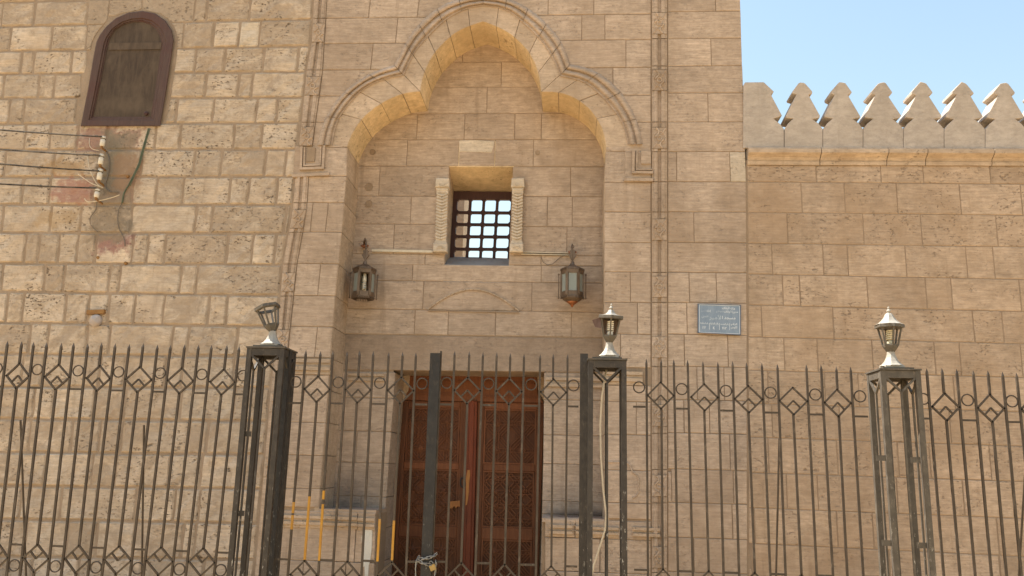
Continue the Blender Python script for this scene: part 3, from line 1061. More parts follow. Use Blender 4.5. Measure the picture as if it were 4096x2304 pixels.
# ---- back wall of the niche
random.seed(33)
W_TL, W_TR, W_BL, W_BR = (1797, 669), (2052, 670), (1777, 1058), (2035, 1064)
wleft = lambda y: interp([W_TL, W_BL], y) if W_TL[1] - 14 < y < W_BL[1] + 3 else 1925
wright = lambda y: interp([W_TR, W_BR], y) if W_TR[1] - 14 < y < W_BR[1] + 3 else 1925
NIL = lambda y: interp([(1500, 150), (1470, 560), (1442, 662), (1417, 898), (1392, 1128), (1373, 1345), (1340, 1665), (1311, 1901), (1290, 2304)], y) - 26
NIR = lambda y: 2446.0
nk = dict(mat=M['dressed'], gap=.0032, proud=.004)
lay(portal, ND, [60, 155, 248, 348, 454, 559, 665], {0: [], 1: [1850], 2: [2006], 3: [1948], 4: [1668, 1858, 2059, 2166], 5: [1628, 1836, 1980, 2134]}, lean_std, NIL, NIR, xref=1950, special=[(1905, 590, M['dressed'])], **nk)
lay(portal, ND, [665, 785, 897, 1017, 1060], {0: [1517], 1: [1643], 2: [1575], 3: [1700]}, lean_std, NIL, wleft, xref=1650, **nk)
lay(portal, ND, [668, 786, 907, 1022, 1062], {0: [2283], 1: [2190, 2290], 2: [2268], 3: [2165]}, lean_std, wright, NIR, xref=2200, **nk)
lay(portal, ND, [1060, 1127, 1242, 1343], {0: [1650, 2165], 1: [1693, 2128], 2: [1659, 1793, 1982, 2286]}, lean_std, NIL, NIR, xref=1900, **nk)
# the lintel in one piece
mb = MB()
mb.prism(ccw([(q.x, q.z) for q in (P(*p, ND) for p in [(NIL(1345), 1339), (2446, 1357), (2446, 1490), (NIL(1480), 1478)])]), ND - .004, YB + .02, .005)
mb.build('lintel', M['lintel'], portal)
# white patch
mb = MB()
mb.prism(ccw([(q.x, q.z) for q in (P(*p, ND) for p in [(1836, 563), (1900, 561), (1977, 566), (1974, 590), (1966, 611), (1900, 608), (1838, 607)])]), ND - .007, ND + .03, .004)
mb.build('stone', M['pale'], portal)
dl = lambda y: interp([(1582, 1480), (1575, 1590), (1546, 1988), (1526, 2304)], y)
dr = lambda y: interp([(2176, 1480), (2172, 1900), (2160, 2304)], y)
lay(portal, ND, [1486, 1590, 1724, 1850, 1985, 2110, 2245, 2390], {0: [], 1: [], 2: [1425], 3: [], 4: [1440], 5: [], 6: []}, lean_std, NIL, dl, xref=1430, clipped_depth=(False, True, YB - ND + .02), **nk)
lay(portal, ND, [1492, 1600, 1742, 1857, 2006, 2060, 2130, 2260, 2400], {k: [] for k in range(8)}, lean_std, dr, NIR, xref=2290, clipped_depth=(True, False, YB - ND + .02), **nk)
# mortar and core behind the niche wall
mb = MB()
def quad(a, b, c_, d, Y): mb.add([P(*a, Y), P(*b, Y), P(*c_, Y), P(*d, Y)], [(0, 3, 2, 1)])
quad((1330, 40), (2460, 40), (2460, 666), (1330, 666), ND + .006)
quad((1330, 660), (W_TL[0] - 5, 660), (W_BL[0] - 5, 1064), (1330, 1064), ND + .0062)
quad((W_TR[0] + 5, 660), (2460, 660), (2460, 1066), (W_BR[0] + 5, 1066), ND + .0062)
quad((1300, 1062), (2460, 1066), (2460, 1480), (1300, 1475), ND + .0064)
quad((1250, 1470), (1576, 1470), (1505, 2500), (1200, 2500), ND + .0062)
quad((2182, 1480), (2460, 1480), (2460, 2500), (2168, 2500), ND + .0062)
mb.build('niche_mortar', M['mortar'], portal)
x0, x1, xa, xb = XNL - .05, XNR + .05, P(1777, 1040, ND).x, P(2052, 700, ND).x
zt_, zb_ = P(1925, 668, ND).z, P(1905, 1062, ND).z
mb = MB()
mb.bx(x0, xa - .02, ND + .055, 1.3, zb_ - .1, ztop - .1)
mb.bx(x0, P(1530, 2250, ND).x - .05, ND + .055, 1.3, 0, zb_ - .101)
mb.bx(xb + .02, x1, ND + .055, 1.3, zb_ - .1, ztop - .1)
mb.bx(P(2172, 1900, ND).x + .05, x1, ND + .055, 1.3, 0, zb_ - .1)
mb.bx(xa - .03, xb + .03, ND + .055, 1.3, zt_ + .30, ztop - .11)
mb.bx(xa - .03, xb + .03, ND + .30, 1.3, P(1900, 1340, ND).z, zb_ - .10)
mb.bx(x0 + .01, x1 - .01, 1.245, 1.29, .01, P(1900, 1340, ND).z + .02)
mb.build('niche_core', M['mortar'], portal)

# window reveal: soffit, sides, sloping sill
G_TL, G_TR, G_BL, G_BR = (1817, 772), (2049, 774), (1801, 1030), (2033, 1036)
mb = MB()
def slab(a, b, c_, d, th, name, mat):
    """quad a-b on the niche plane, c-d on the grille plane, thickened upwards/outwards by vector th"""
    m_ = MB()
    q = [P(*a, ND + .004), P(*b, ND + .004), P(*c_, YB + .05), P(*d, YB + .05)]
    w = [v + Vector(th) for v in q]
    m_.add(q + w, [(0, 1, 2, 3), (7, 6, 5, 4), (0, 4, 5, 1), (1, 5, 6, 2), (2, 6, 7, 3), (3, 7, 4, 0)])
    return m_.build(name, mat, portal)
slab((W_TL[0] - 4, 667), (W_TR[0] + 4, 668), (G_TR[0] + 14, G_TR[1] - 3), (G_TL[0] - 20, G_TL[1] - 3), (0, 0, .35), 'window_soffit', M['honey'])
slab((W_TL[0], 665), (W_BL[0], 1064), (G_BL[0], 1040), (G_TL[0], 768), (-.06, 0, 0), 'window_reveal', M['voussoir'])
slab((W_TR[0], 665), (W_BR[0], 1068), (G_BR[0] + 4, 1044), (G_TR[0] + 4, 768), (.06, 0, 0), 'window_reveal', M['voussoir'])
slab((W_BL[0] - 2, W_BL[1]), (W_BR[0] + 2, W_BR[1]), (G_BR[0] + 6, G_BR[1] - 4), (G_BL[0] - 6, G_BL[1] - 4), (0, 0, -.3), 'window_sill', M['render'])

# wooden grille
gr = bpy.data.objects.new('window_grille', None)
link(gr, portal, P(1925, 1030, YB))
def c7(x, y): return (1680 + x * .2899, 660 + y * .2899)
gv = [(505, 480), (690 + 12, 660 + 20), (855, 870)]  # unused guide
def gx(t_, y):   # t 0..1 across at photo row y
    a = interp([(G_TL[0] - 4, G_TL[1]), (G_BL[0] - 4, G_BL[1])], y); b = interp([(G_TR[0] + 4, G_TR[1]), (G_BR[0] + 4, G_BR[1])], y)
    return a + (b - a) * t_
cols = [.045, .295, .52, .745, .985]
rowsy = [c7(0, q)[1] for q in (470, 660, 825, 992, 1164, 1335)]
mb = MB(); mb.bar(P(gx(0, 783), 783, YB), P(gx(1, 783), 785, YB), .11, .06); mb.build('frame_rail', M['grille'], gr)
for t_, w in ((0.035, .075), (.99, .03)):
    mb = MB(); mb.bar(P(gx(t_, 770), 770, YB + .002), P(gx(t_, 1075), 1075, YB + .002), w, .055); mb.build('frame_stile', M['grille'], gr)
for t_ in cols[1:4]:
    mb = MB(); mb.bar(P(gx(t_, 775), 775, YB - .004), P(gx(t_, 1075), 1075, YB - .004), .037, .034); mb.build('grille_bar', M['grille'], gr)
for y in rowsy[1:]:
    mb = MB(); mb.bar(P(gx(.02, y), y - 1, YB + .006), P(gx(.99, y), y + 1, YB + .006), .037, .034); mb.build('grille_bar', M['grille'], gr)
for y in rowsy:
    for t_ in [.075] + cols[1:4] + [.985]:
        p = P(gx(t_, y), y + (t_ - .5) * 2, YB)
        mb = MB()
        mb.box(p, (.068, .050, .068), Matrix.Rotation(R(45), 3, 'Y'))
        mb.build('grille_node', M['grille'], gr)

# carved colonnettes either side of the window
def colonnette(xt, xb_, w):
    """xt, xb_: photo x of the left edge at top and foot"""
    Y = ND - .05
    f = lambda y: xt + (xb_ - xt) * (y - 715) / (1010 - 715)
    o = MB()
    def blk(y0, y1, g0, g1, yf, bev=.012):
        o.prism(ccw([(q.x, q.z) for q in (P(*p, Y) for p in [(f(y0) - g0, y0), (f(y0) + w + g0, y0), (f(y1) + w + g1, y1), (f(y1) - g1, y1)])]), Y - yf, ND + .02, bev)
    blk(772, 965, -2, -2, .0, .006)
    root = o.build('colonnette', M['pale'], portal)
    o = MB(); blk(715, 752, 3, 5, .035); blk(752, 766, 3, -1, .02); blk(766, 772, 1, 1, .012, .004)
    top = o.build('capital', M['pale'], root)
    o = MB(); blk(965, 975, 0, 3, .015, .004); blk(975, 1010, 5, 5, .035)
    base = o.build('base', M['pale'], root)
    for (yc, par) in ((734, top), (995, base)):
        cx = f(yc) + w / 2
        o = MB()
        for r_ in (8, 15):
            o.tube([P(cx + r_ * math.cos(a), yc - r_ * .8 * math.sin(a) * (1 if yc > 900 else -1), Y - .037) for a in [math.pi * k / 8 for k in range(9)]], .007, 5)
        o.build('scroll', M['pale'], par)
    o = MB()
    k = 0
    y = 778
    while y < 958:
        cx = f(y) + w / 2
        a, b, c_ = P(f(y) + 1, y - 4, Y - .002), P(cx, y + 5, Y - .010), P(f(y) + w - 1, y - 4, Y - .002)
        o.bar(a, b, .020, .018); o.bar(b, c_, .020, .018)
        y += 12.3
    o.build('chevron', M['pale'], root)
colonnette(1748, 1738, 46)
colonnette(2050, 2044, 44)

# segmental relief over the door
mb = MB()
pts = []
for k in range(25):
    u = k / 24
    x = 1712 + (2075 - 1712) * u
    y = 1241 + 6 * u - 105 * math.sin(math.pi * (.06 + .88 * u)) ** .92 + 19
    pts.append((x, min(y, 1243 + 6 * u)))
for a, b in zip(pts[:-1], pts[1:]):
    A, B = P(*a, ND - .007), P(*b, ND - .007)
    d = (B - A).normalized() * .003
    mb.bar(A - d, B + d, .016, .022)
mb.build('arch_relief', M['voussoir'], portal)
mb = MB()
A, B = P(1712, 1243, ND - .008), P(2076, 1250, ND - .008)
mb.bar(A, B, .014, .016)  # dark strip drawn in place of the shadow gap under the relief
mb.build('relief_shadow_line', M['mortar'], portal)
for (x, y, r_) in ((1476, 748, .052), (1476, 815, .046), (1491, 609, .040), (2150, 611, .03)):
    mb = MB()
    mb.lathe([(r_ * .97, -.0), (r_, -.004), (r_ * .9, .012)], 18, P(x, y, ND - .006), M=Matrix.Rotation(R(-90), 3, 'X'))
    mb.build('round_plug', M['mortar'], portal)

# horizontal mouldings, stone benches
def run_mould(xa, xb, ya, yb, h, Y, name='moulding_course', n=3, parent=None):
    """stack of rolls between two photo points; h: photo height"""
    mb = MB()
    for k in range(n):
        q = h * (k + .5) / n
        d = (.026, .007, .032, .012)[k % 4]
        A, B = P(xa, ya + q, Y), P(xb, yb + q, Y)
        w = abs(P(xa, ya, Y).z - P(xa, ya + h / n, Y).z)
        mb.bar(Vector((A.x, Y - d / 2 + .012, A.z)), Vector((B.x, Y - d / 2 + .012, B.z)), w * .96, d + .024)
    return mb.build(name, M['voussoir'], parent or portal)
run_mould(1140, 1322, 1434, 1437, 62, 0.0, n=4)
run_mould(2419, 2570, 1484, 1488, 54, 0.0, n=4)
run_mould(1395, 1540, 1493, 1496, 30, ND, n=3)
run_mould(2182, 2416, 1508, 1514, 38, ND, n=3)
# benches: block with top slab, moulded front
def bench(x0, x1, ya, yb, y_mid, pre):
    a, b = P(x0, ya), P(x1, yb)
    z = (a.z + b.z) / 2
    mb = MB(); mb.bx(a.x, b.x, .004, ND + .03, z - .045, z)
    s_ = mb.build('bench_top', M['dressed'], portal)
    mb = MB(); mb.bx(a.x + .001, b.x - .001, .05, ND + .03, 0, z - .046)
    mb.build('bench_core', M['mortar'], portal)
bench(nl(2037) - 6, 1504, 2033, 2043, 0, 0)
bench(2168, 2424, 2073, 2077, 0, 0)
run_mould(1075, 1430, 2056, 2068, 50, 0.0, n=4)
run_mould(1432, 1500, 2070, 2073, 48, 0.0, n=4)
run_mould(2196, 2290, 2098, 2101, 36, 0.0, n=3)
run_mould(2302, 2475, 2104, 2110, 40, 0.0, n=4)
run_mould(2530, 2640, 2108, 2112, 36, 0.0, n=3)
for cx, cy in ((1357, 2077), (2296, 2112)):
    mb = MB()
    mb.tube([P(cx + 11 * math.cos(a), cy + 11 * math.sin(a), -.012) for a in [2 * math.pi * k / 12 for k in range(12)]], .006, 5, True)
    for s_ in (-1, 1): mb.tube([P(cx + s_ * 9, cy + s_ * 10, -.012), P(cx + s_ * 15, cy + s_ * 26, -.012)], .006, 5)
    mb.build('carved_knot', M['dressed'], portal)
# low relief frame and half rosette on the right pier
mb = MB()
mb.tube([P(x, y, -.006) for x, y in ((2433, 1848), (2505, 1849), (2520, 1860), (2530, 1890), (2548, 1900), (2556, 1920), (2552, 1950), (2558, 1965), (2545, 1985), (2530, 1992))], .010, 5)
mb.build('relief_rosette', M['dressed'], portal)
# smear of white filler on the bench front
mb = MB()
sm = [(1447, 2150), (1455, 2122), (1468, 2112), (1486, 2110), (1490, 2125), (1488, 2190), (1482, 2240), (1476, 2262), (1472, 2320), (1460, 2330), (1459, 2265), (1448, 2272), (1444, 2260), (1450, 2200)]
mb.prism(ccw([(q.x, q.z) for q in (P(*p) for p in sm)]), -.011, .0, .002)
mb.build('filler_smear', M['white_smear'], portal)

# ------------------------------------------------------------------ carved double door
random.seed(8)
YD = YB + .0
def dq(x, y, Y=YD): return P(1500 + x * .2912, 1480 + y * .2912, Y)
def dq3(x, y, Y=YD): return P(1500 + x * .2926, 1880 + y * .2926, Y)
ztop_d = dq(1300, 66).z
xdl = lambda z: lerp(dq3(180, 1449).x, dq(370, 480).x, (z - dq3(180, 1449).z) / (dq(370, 480).z - dq3(180, 1449).z))
xdr = lambda z: lerp(dq3(2235, 1449).x, dq(2325, 460).x, (z - dq3(2235, 1449).z) / (dq(2325, 460).z - dq3(2235, 1449).z))
zsh = dq(400, 420).z
door = bpy.data.objects.new('double_door', None)
link(door, portal, (dq(1330, 700).x, YD, 0))
zbot = .08
# head board over the leaves
mb = MB()
mb.prism(ccw([(dq(475, 70).x, ztop_d), (dq(2230, 90).x, ztop_d - .01), (dq(2235, 270).x, dq(0, 285).z), (dq(2325, 460).x, zsh), (dq(372, 440).x, zsh + .004), (dq(450, 280).x, dq(0, 270).z)]), YD - .005, YD + .04, .006)
mb.build('head_board', M['door_rail'], door)
mb = MB()
for (a, b) in (((520, 150), (1330, 160)), ((1480, 165), (2190, 185)), ((520, 320), (1300, 335)), ((1480, 360), (2220, 375))):
    mb.bar(dq(*a, YD - .010), dq(*b, YD - .010), .022, .018)
mb.build('head_batten', M['door_rail'], door)
# stone corbels at the shoulders
for pts in (((300, 30), (478, 30), (452, 275), (375, 425), (345, 470), (280, 470)), ((2226, 30), (2420, 30), (2400, 470), (2335, 470), (2310, 400), (2240, 270))):
    mb = MB()
    mb.prism(ccw([(q.x, q.z) for q in (dq(*p, YD - .05) for p in pts)]), YD - .02, YD + .04, .004)
    mb.build('corbel', M['voussoir'], portal)
cs_l = lambda z: lerp(dq3(1200, 1449).x, dq(1268, 470).x, (z - dq3(1200, 1449).z) / (dq(1268, 470).z - dq3(1200, 1449).z))
cs_r = lambda z: lerp(dq3(1345, 1449).x, dq(1410, 470).x, (z - dq3(1345, 1449).z) / (dq(1410, 470).z - dq3(1345, 1449).z))
mb = MB()
z0, z1 = zbot, zsh + .01
def trap(l0, r0_, l1, r1, za, zb, ya, yb, bev=.008, m_=None):
    (m_ or mb).prism(ccw([(l0, za), (r0_, za), (r1, zb), (l1, zb)]), ya, yb, bev)
trap(cs_l(z0), cs_r(z0), cs_l(z1), cs_r(z1), z0, z1, YD - .050, YD + .03)
mid_s = (cs_l(z0) + cs_r(z0)) / 2
mb.build('centre_stile', M['door_stile'], door)
mb = MB()
trap(cs_l(z0) + .035, cs_r(z0) - .035, cs_l(z1) + .035, cs_r(z1) - .035, z0, z1, YD - .068, YD - .045, .006)
mb.build('cover_strip', M['door_stile'], door)
# broken raw wood by the lock
mb = MB()
rp = [dq3(*p, YD - .072) for p in ((1262, 0), (1300, 0), (1300, 90), (1285, 200), (1285, 300), (1270, 420), (1255, 480), (1235, 480), (1245, 300), (1240, 120))]
mb.prism(ccw([(p.x, p.z) for p in rp]), YD - .074, YD - .06, .002)
rp = [dq3(*p, YD) for p in ((1030, 430), (1165, 415), (1165, 500), (1130, 495), (1110, 525), (1085, 490), (1062, 525), (1028, 520))]
mb.prism(ccw([(p.x, p.z) for p in rp]), YD - .038, YD - .01, .002)
mb.build('splintered_patch', M['raw_wood'], door)

zz_rails = [zsh, dq(0, 500).z + .01, dq(0, 1265).z, dq(0, 1330).z, dq3(0, 745).z, dq3(0, 850).z, .62, .50, .14, zbot]
# panels: (top, bottom)
panels = [(dq(0, 505).z, dq(0, 1250).z), (dq(0, 1345).z, dq3(0, 735).z), (dq3(0, 900).z, .15)]
for side in (0, 1):
    if side == 0:
        el, er = xdl, (lambda z: cs_l(z) - .002)
    else:
        el, er = (lambda z: cs_r(z) + .002), xdr
    zc = 1.4
    mb = MB()
    trap(el(z0), er(z0), el(zsh), er(zsh), z0, zsh - .002, YD + .012, YD + .04, .0)
    leaf = mb.build('door_leaf', M['door'], door)
    sw = .085
    for (fa, fb) in ((el, lambda z: el(z) + sw), (lambda z: er(z) - sw, er)):
        mb = MB()
        trap(fa(z0), fb(z0), fa(zsh), fb(zsh), z0, zsh - .002, YD - .022, YD + .012, .008)
        mb.build('stile', M['door'], leaf)
        mb = MB()
        for k in (.3, .5, .7):
            xa, xb_ = lerp(fa(z0), fb(z0), k), lerp(fa(zsh), fb(zsh), k)
            mb.bar((xa, YD - .023, z0), (xb_, YD - .023, zsh - .01), .009, .008)
        mb.build('reeding', M['door'], leaf)
    edges = [zsh - .004] + [v for p in panels for v in p] + [z0]
    for za, zb in zip(edges[0::2], edges[1::2]):
        mb = MB()
        trap(el(zb) + sw + .001, er(zb) - sw - .001, el(za) + sw + .001, er(za) - sw - .001, zb, za, YD - .018, YD + .012, .008)
        mb.build('rail', M['door_rail'], leaf)
    # interlaced strapwork in each panel
    for pi, (zt2, zb2) in enumerate(panels):
        xl_, xr_ = el((zt2 + zb2) / 2) + sw + .012, er((zt2 + zb2) / 2) - sw - .012
        W_, H_ = xr_ - xl_, zt2 - zb2
        mb = MB()
        yv = YD + .004
        def clipbar(ax, az, dx, dz, w, h_, yy):
            # clip the infinite line to the panel
            t0_, t1_ = -9., 9.
            for p_, d_, lo, hi in ((ax, dx, xl_, xr_), (az, dz, zb2 + .012, zt2 - .012)):
                if abs(d_) < 1e-6:
                    if not lo <= p_ <= hi: return
                    continue
                ta, tb = (lo - p_) / d_, (hi - p_) / d_
                t0_, t1_ = max(t0_, min(ta, tb)), min(t1_, max(ta, tb))
            if t1_ - t0_ < .03: return
            mb.bar((ax + dx * t0_, yy, az + dz * t0_), (ax + dx * t1_, yy, az + dz * t1_), w, h_)
        cx_, cz_ = (xl_ + xr_) / 2, (zt2 + zb2) / 2
        pitch = W_ / (2.0 if pi != 1 else 3.0)
        ang = 47 if pi != 1 else 45
        for sg in (-1, 1):
            dx, dz = math.cos(R(ang)), sg * math.sin(R(ang))
            nx_, nz_ = -dz, dx
            for k in range(-5, 6):
                for dd in ((-.030, .0), (0, .0), (.030, .0)) if pi != 1 else ((-.020, 0), (.020, 0)):
                    o_ = (k + .5) * pitch * .72 + dd[0]
                    clipbar(cx_ + nx_ * o_, cz_ + nz_ * o_, dx, dz, .012, .034 if abs(dd[0]) > .001 else .014, yv)
        nrow = 2 if pi != 1 else 4
        for r_ in range(nrow):
            zc_ = zb2 + H_ * (r_ + .5) / nrow
            for dd in (-.022, .022): clipbar(cx_, zc_ + dd, 1, 0, .010, .018, yv)
        for q in (.25, .75) if pi != 1 else (.0,):
            for dd in (-.02, .02):
                clipbar(xl_ + W_ * q + dd, cz_, 0, 1, .010, .016, yv)
        mb.build('strapwork', M['door_rail'], leaf)['kind'] = 'stuff'
        for ix in (.25, .75):
            for iz in range(nrow):
                mb = MB()
                c_ = (xl_ + W_ * ix, zb2 + H_ * (iz + .5) / nrow)
                for s_, yy in ((.085, YD - .006), (.05, YD - .014)):
                    s2 = s_ * (1 if pi != 1 else .8)
                    mb.prism([(c_[0], c_[1] - s2 * .7), (c_[0] + s2 * .7, c_[1]), (c_[0], c_[1] + s2 * .7), (c_[0] - s2 * .7, c_[1])], yy, YD + .012, .010)
                mb.build('diamond_boss', M['door'], leaf)
        mb = MB()
        for fx in (0, 1):
            xx = xl_ if fx == 0 else xr_
            mb.bar((xx, YD - .004, zb2), (xx, YD - .004, zt2), .018, .03)
        for z_ in (zb2 + .010, zt2 - .010): mb.bar((xl_, YD - .003, z_), (xr_, YD - .003, z_), .018, .03)
        mb.build('panel_bead', M['door_rail'], leaf)
mb = MB()
hp = dq3(1205, 170, YD - .05)
mb.tube([hp + Vector((.035 * math.cos(a), 0, .06 * math.sin(a))) for a in [2 * math.pi * k / 12 for k in range(12)]], .008, 6, True)
mb.build('ring_handle', M['black_iron'], door)

# ------------------------------------------------------------------ wall with stepped merlons on the right
random.seed(44)
rw = thing('crenellated_wall', 'plain coursed limestone wall topped by grey merlons right of the portal', 'wall', ORIGIN(3500))
XW0 = P(2990, 900).x
zc_top = P(3500, 594).z
mb = MB()
mb.bx(XW0, 9.0, .06, .55, -.2, P(3500, 655).z)
mb.build('wall_core', M['mortar'], rw)
mb = MB()
for a, b in zip(range(640, 2700, 60), range(700, 2760, 60)):
    mb.add([P(2900 if a > 1110 else 2984, a, .008), P(4800, a, .008), P(4800, b, .008), P(2900 if a > 1110 else 2984, b, .008)], [(0, 3, 2, 1)])
mb.build('mortar_bed', M['mortar'], rw)
rr_ = [(660, 663), (727, 737), (850, 861), (973, 988), (1096, 1118), (1220, 1246), (1347, 1375), (1480, 1510), (1613, 1648), (1748, 1785), (1890, 1926), (2030, 2074), (2172, 2226), (2315, 2380), (2460, 2540)]
rrows = [(2985, a, 4096, b) for a, b in rr_]
jr = {0: [3265, 3524, 3693, 3960, 4250], 1: [3207, 3379, 3588, 3841, 4085], 2: [3150, 3454, 3686, 3987], 3: [3089, 3293, 3392, 3624, 3866, 3975], 4: [3132, 3200, 3470, 3705, 3807, 4080],
      5: [3048, 3333, 3894, 4010], 6: [3138, 3271, 3491, 3739, 3841, 4085], 7: [3073, 3300, 3434, 3660, 3816], 8: [3090, 3360, 3560, 3800, 4030], 9: [3074, 3350, 3593, 3720, 3960],
      10: [3148, 3272, 3589, 3853, 4050], 11: [3020, 3350, 3493, 3760, 3990], 12: [3009, 3329, 3560, 3717, 4000], 13: [3100, 3400, 3700]}
lay(rw, .004, rrows, jr, lean_std, lambda y: tower_edge(y) + 5, lambda y: 4480.0, M['dressed_right'], .0048, 3500, special=[(4050, 1290, M['dressed_right'])])
# cornice: fillet and cavetto in lengths, then plain coping
xs = [2988, 3278, 3545, 3700, 3965, 4240, 4480]
for a, b in zip(xs[:-1], xs[1:]):
    mb = MB()
    prof = [(660, .012), (660, -.015), (647, -.022), (646, -.006), (642, -.012), (632, -.032), (622, -.075), (619, -.085), (604, -.085), (601, -.06), (594, -.05), (594, .2)]
    m = len(prof)
    vs = []
    for x in (a + 1.5, b - 1.5):
        for y, d in prof:
            yy = y + (x - 2985) * .004
            vs.append(P(x, yy, 0) + Vector((0, d, 0)))
    mb.add(vs, [(c_, m + c_, m + c_ + 1, c_ + 1) for c_ in range(m - 1)] + [tuple(range(m)), tuple(range(m, 2 * m))[::-1]])
    o = mb.build('cornice_stone', M['voussoir'], rw)
    bm = bmesh.new(); bm.from_mesh(o.data); bmesh.ops.recalc_face_normals(bm, faces=bm.faces); bm.to_mesh(o.data); bm.free()
mb = MB()
mb.bx(XW0 + .02, 9.0, .02, .5, P(3500, 640).z, P(3500, 596).z)
mb.build('coping', M['plaster'], rw)
# merlons
def c1r(x, y): return (2600 + .5812 * x, .5812 * y)
half = [(12, 565), (24, 574), (69, 630), (67, 640), (41, 653), (118, 796), (115, 806), (66, 817), (105, 850), (131, 886), (131, 1018)]
notch = [925, 1190, 1467, 1745, 2025, 2308, 2590, 2872, 3150]
def merlon(poly_crop, seed):
    random.seed(seed)
    pts = []
    for x, y in poly_crop:
        px, py = c1r(x + random.uniform(-3, 3) * (y < 880), y + random.uniform(-3, 3) * (y < 880))
        q = P(px, py + (px - 2985) * .0015, -.02)
        pts.append((q.x, q.z))
    mb = MB()
    mb.prism(ccw(pts), -.02, .25, .005)
    return mb.build('merlon', M['merlon'], rw)
merlon([(642, 1018), (642, 585), (655, 566), (783, 563), (855, 632), (830, 650), (907, 797), (850, 815), (895, 848), (922, 886), (922, 1018)], 1)
for k in range(len(notch) - 1):
    a, b = notch[k], notch[k + 1]
    cx, sc = (a + b) / 2, (b - a) / 265.0
    ofs = lambda y: -10 * (y < 700) - 3 * (700 <= y < 820)
    right = [(cx + (x + ofs(y)) * sc, y + random.uniform(-3, 3) * (y < 700)) for x, y in half]
    left = [(cx - (x - ofs(y)) * sc, y + random.uniform(-3, 3) * (y < 700)) for x, y in half[::-1]]
    merlon(right + left, 60 + k)

# sunlit court wall seen through the grille
cw = MB()
a, b = P(1700, 700, 3.2), P(1857, 820, 3.2)
cw.bx(a.x - 1.5, b.x - .0, 3.2, 3.8, 0, 6.2)
cwo = cw.build('court_pier', M['pale'])
tag(cwo, 'pale sunlit pier standing in the court, seen through the window grille', 'wall')
mb = MB()
mb.bx(b.x + .0, b.x + .10, 3.3, 3.8, 0, 3.9)
mb.build('buttress', M['pale'], cwo)

# ------------------------------------------------------------------ iron railing, gate leaves, posts
random.seed(70)
YF = -2.3
PXM = 7.2 / FPX     # metres per photo pixel in the plane of the railing
BOT = .30
def FP(x, y, dy=0.0): return P(x, y, YF + dy)

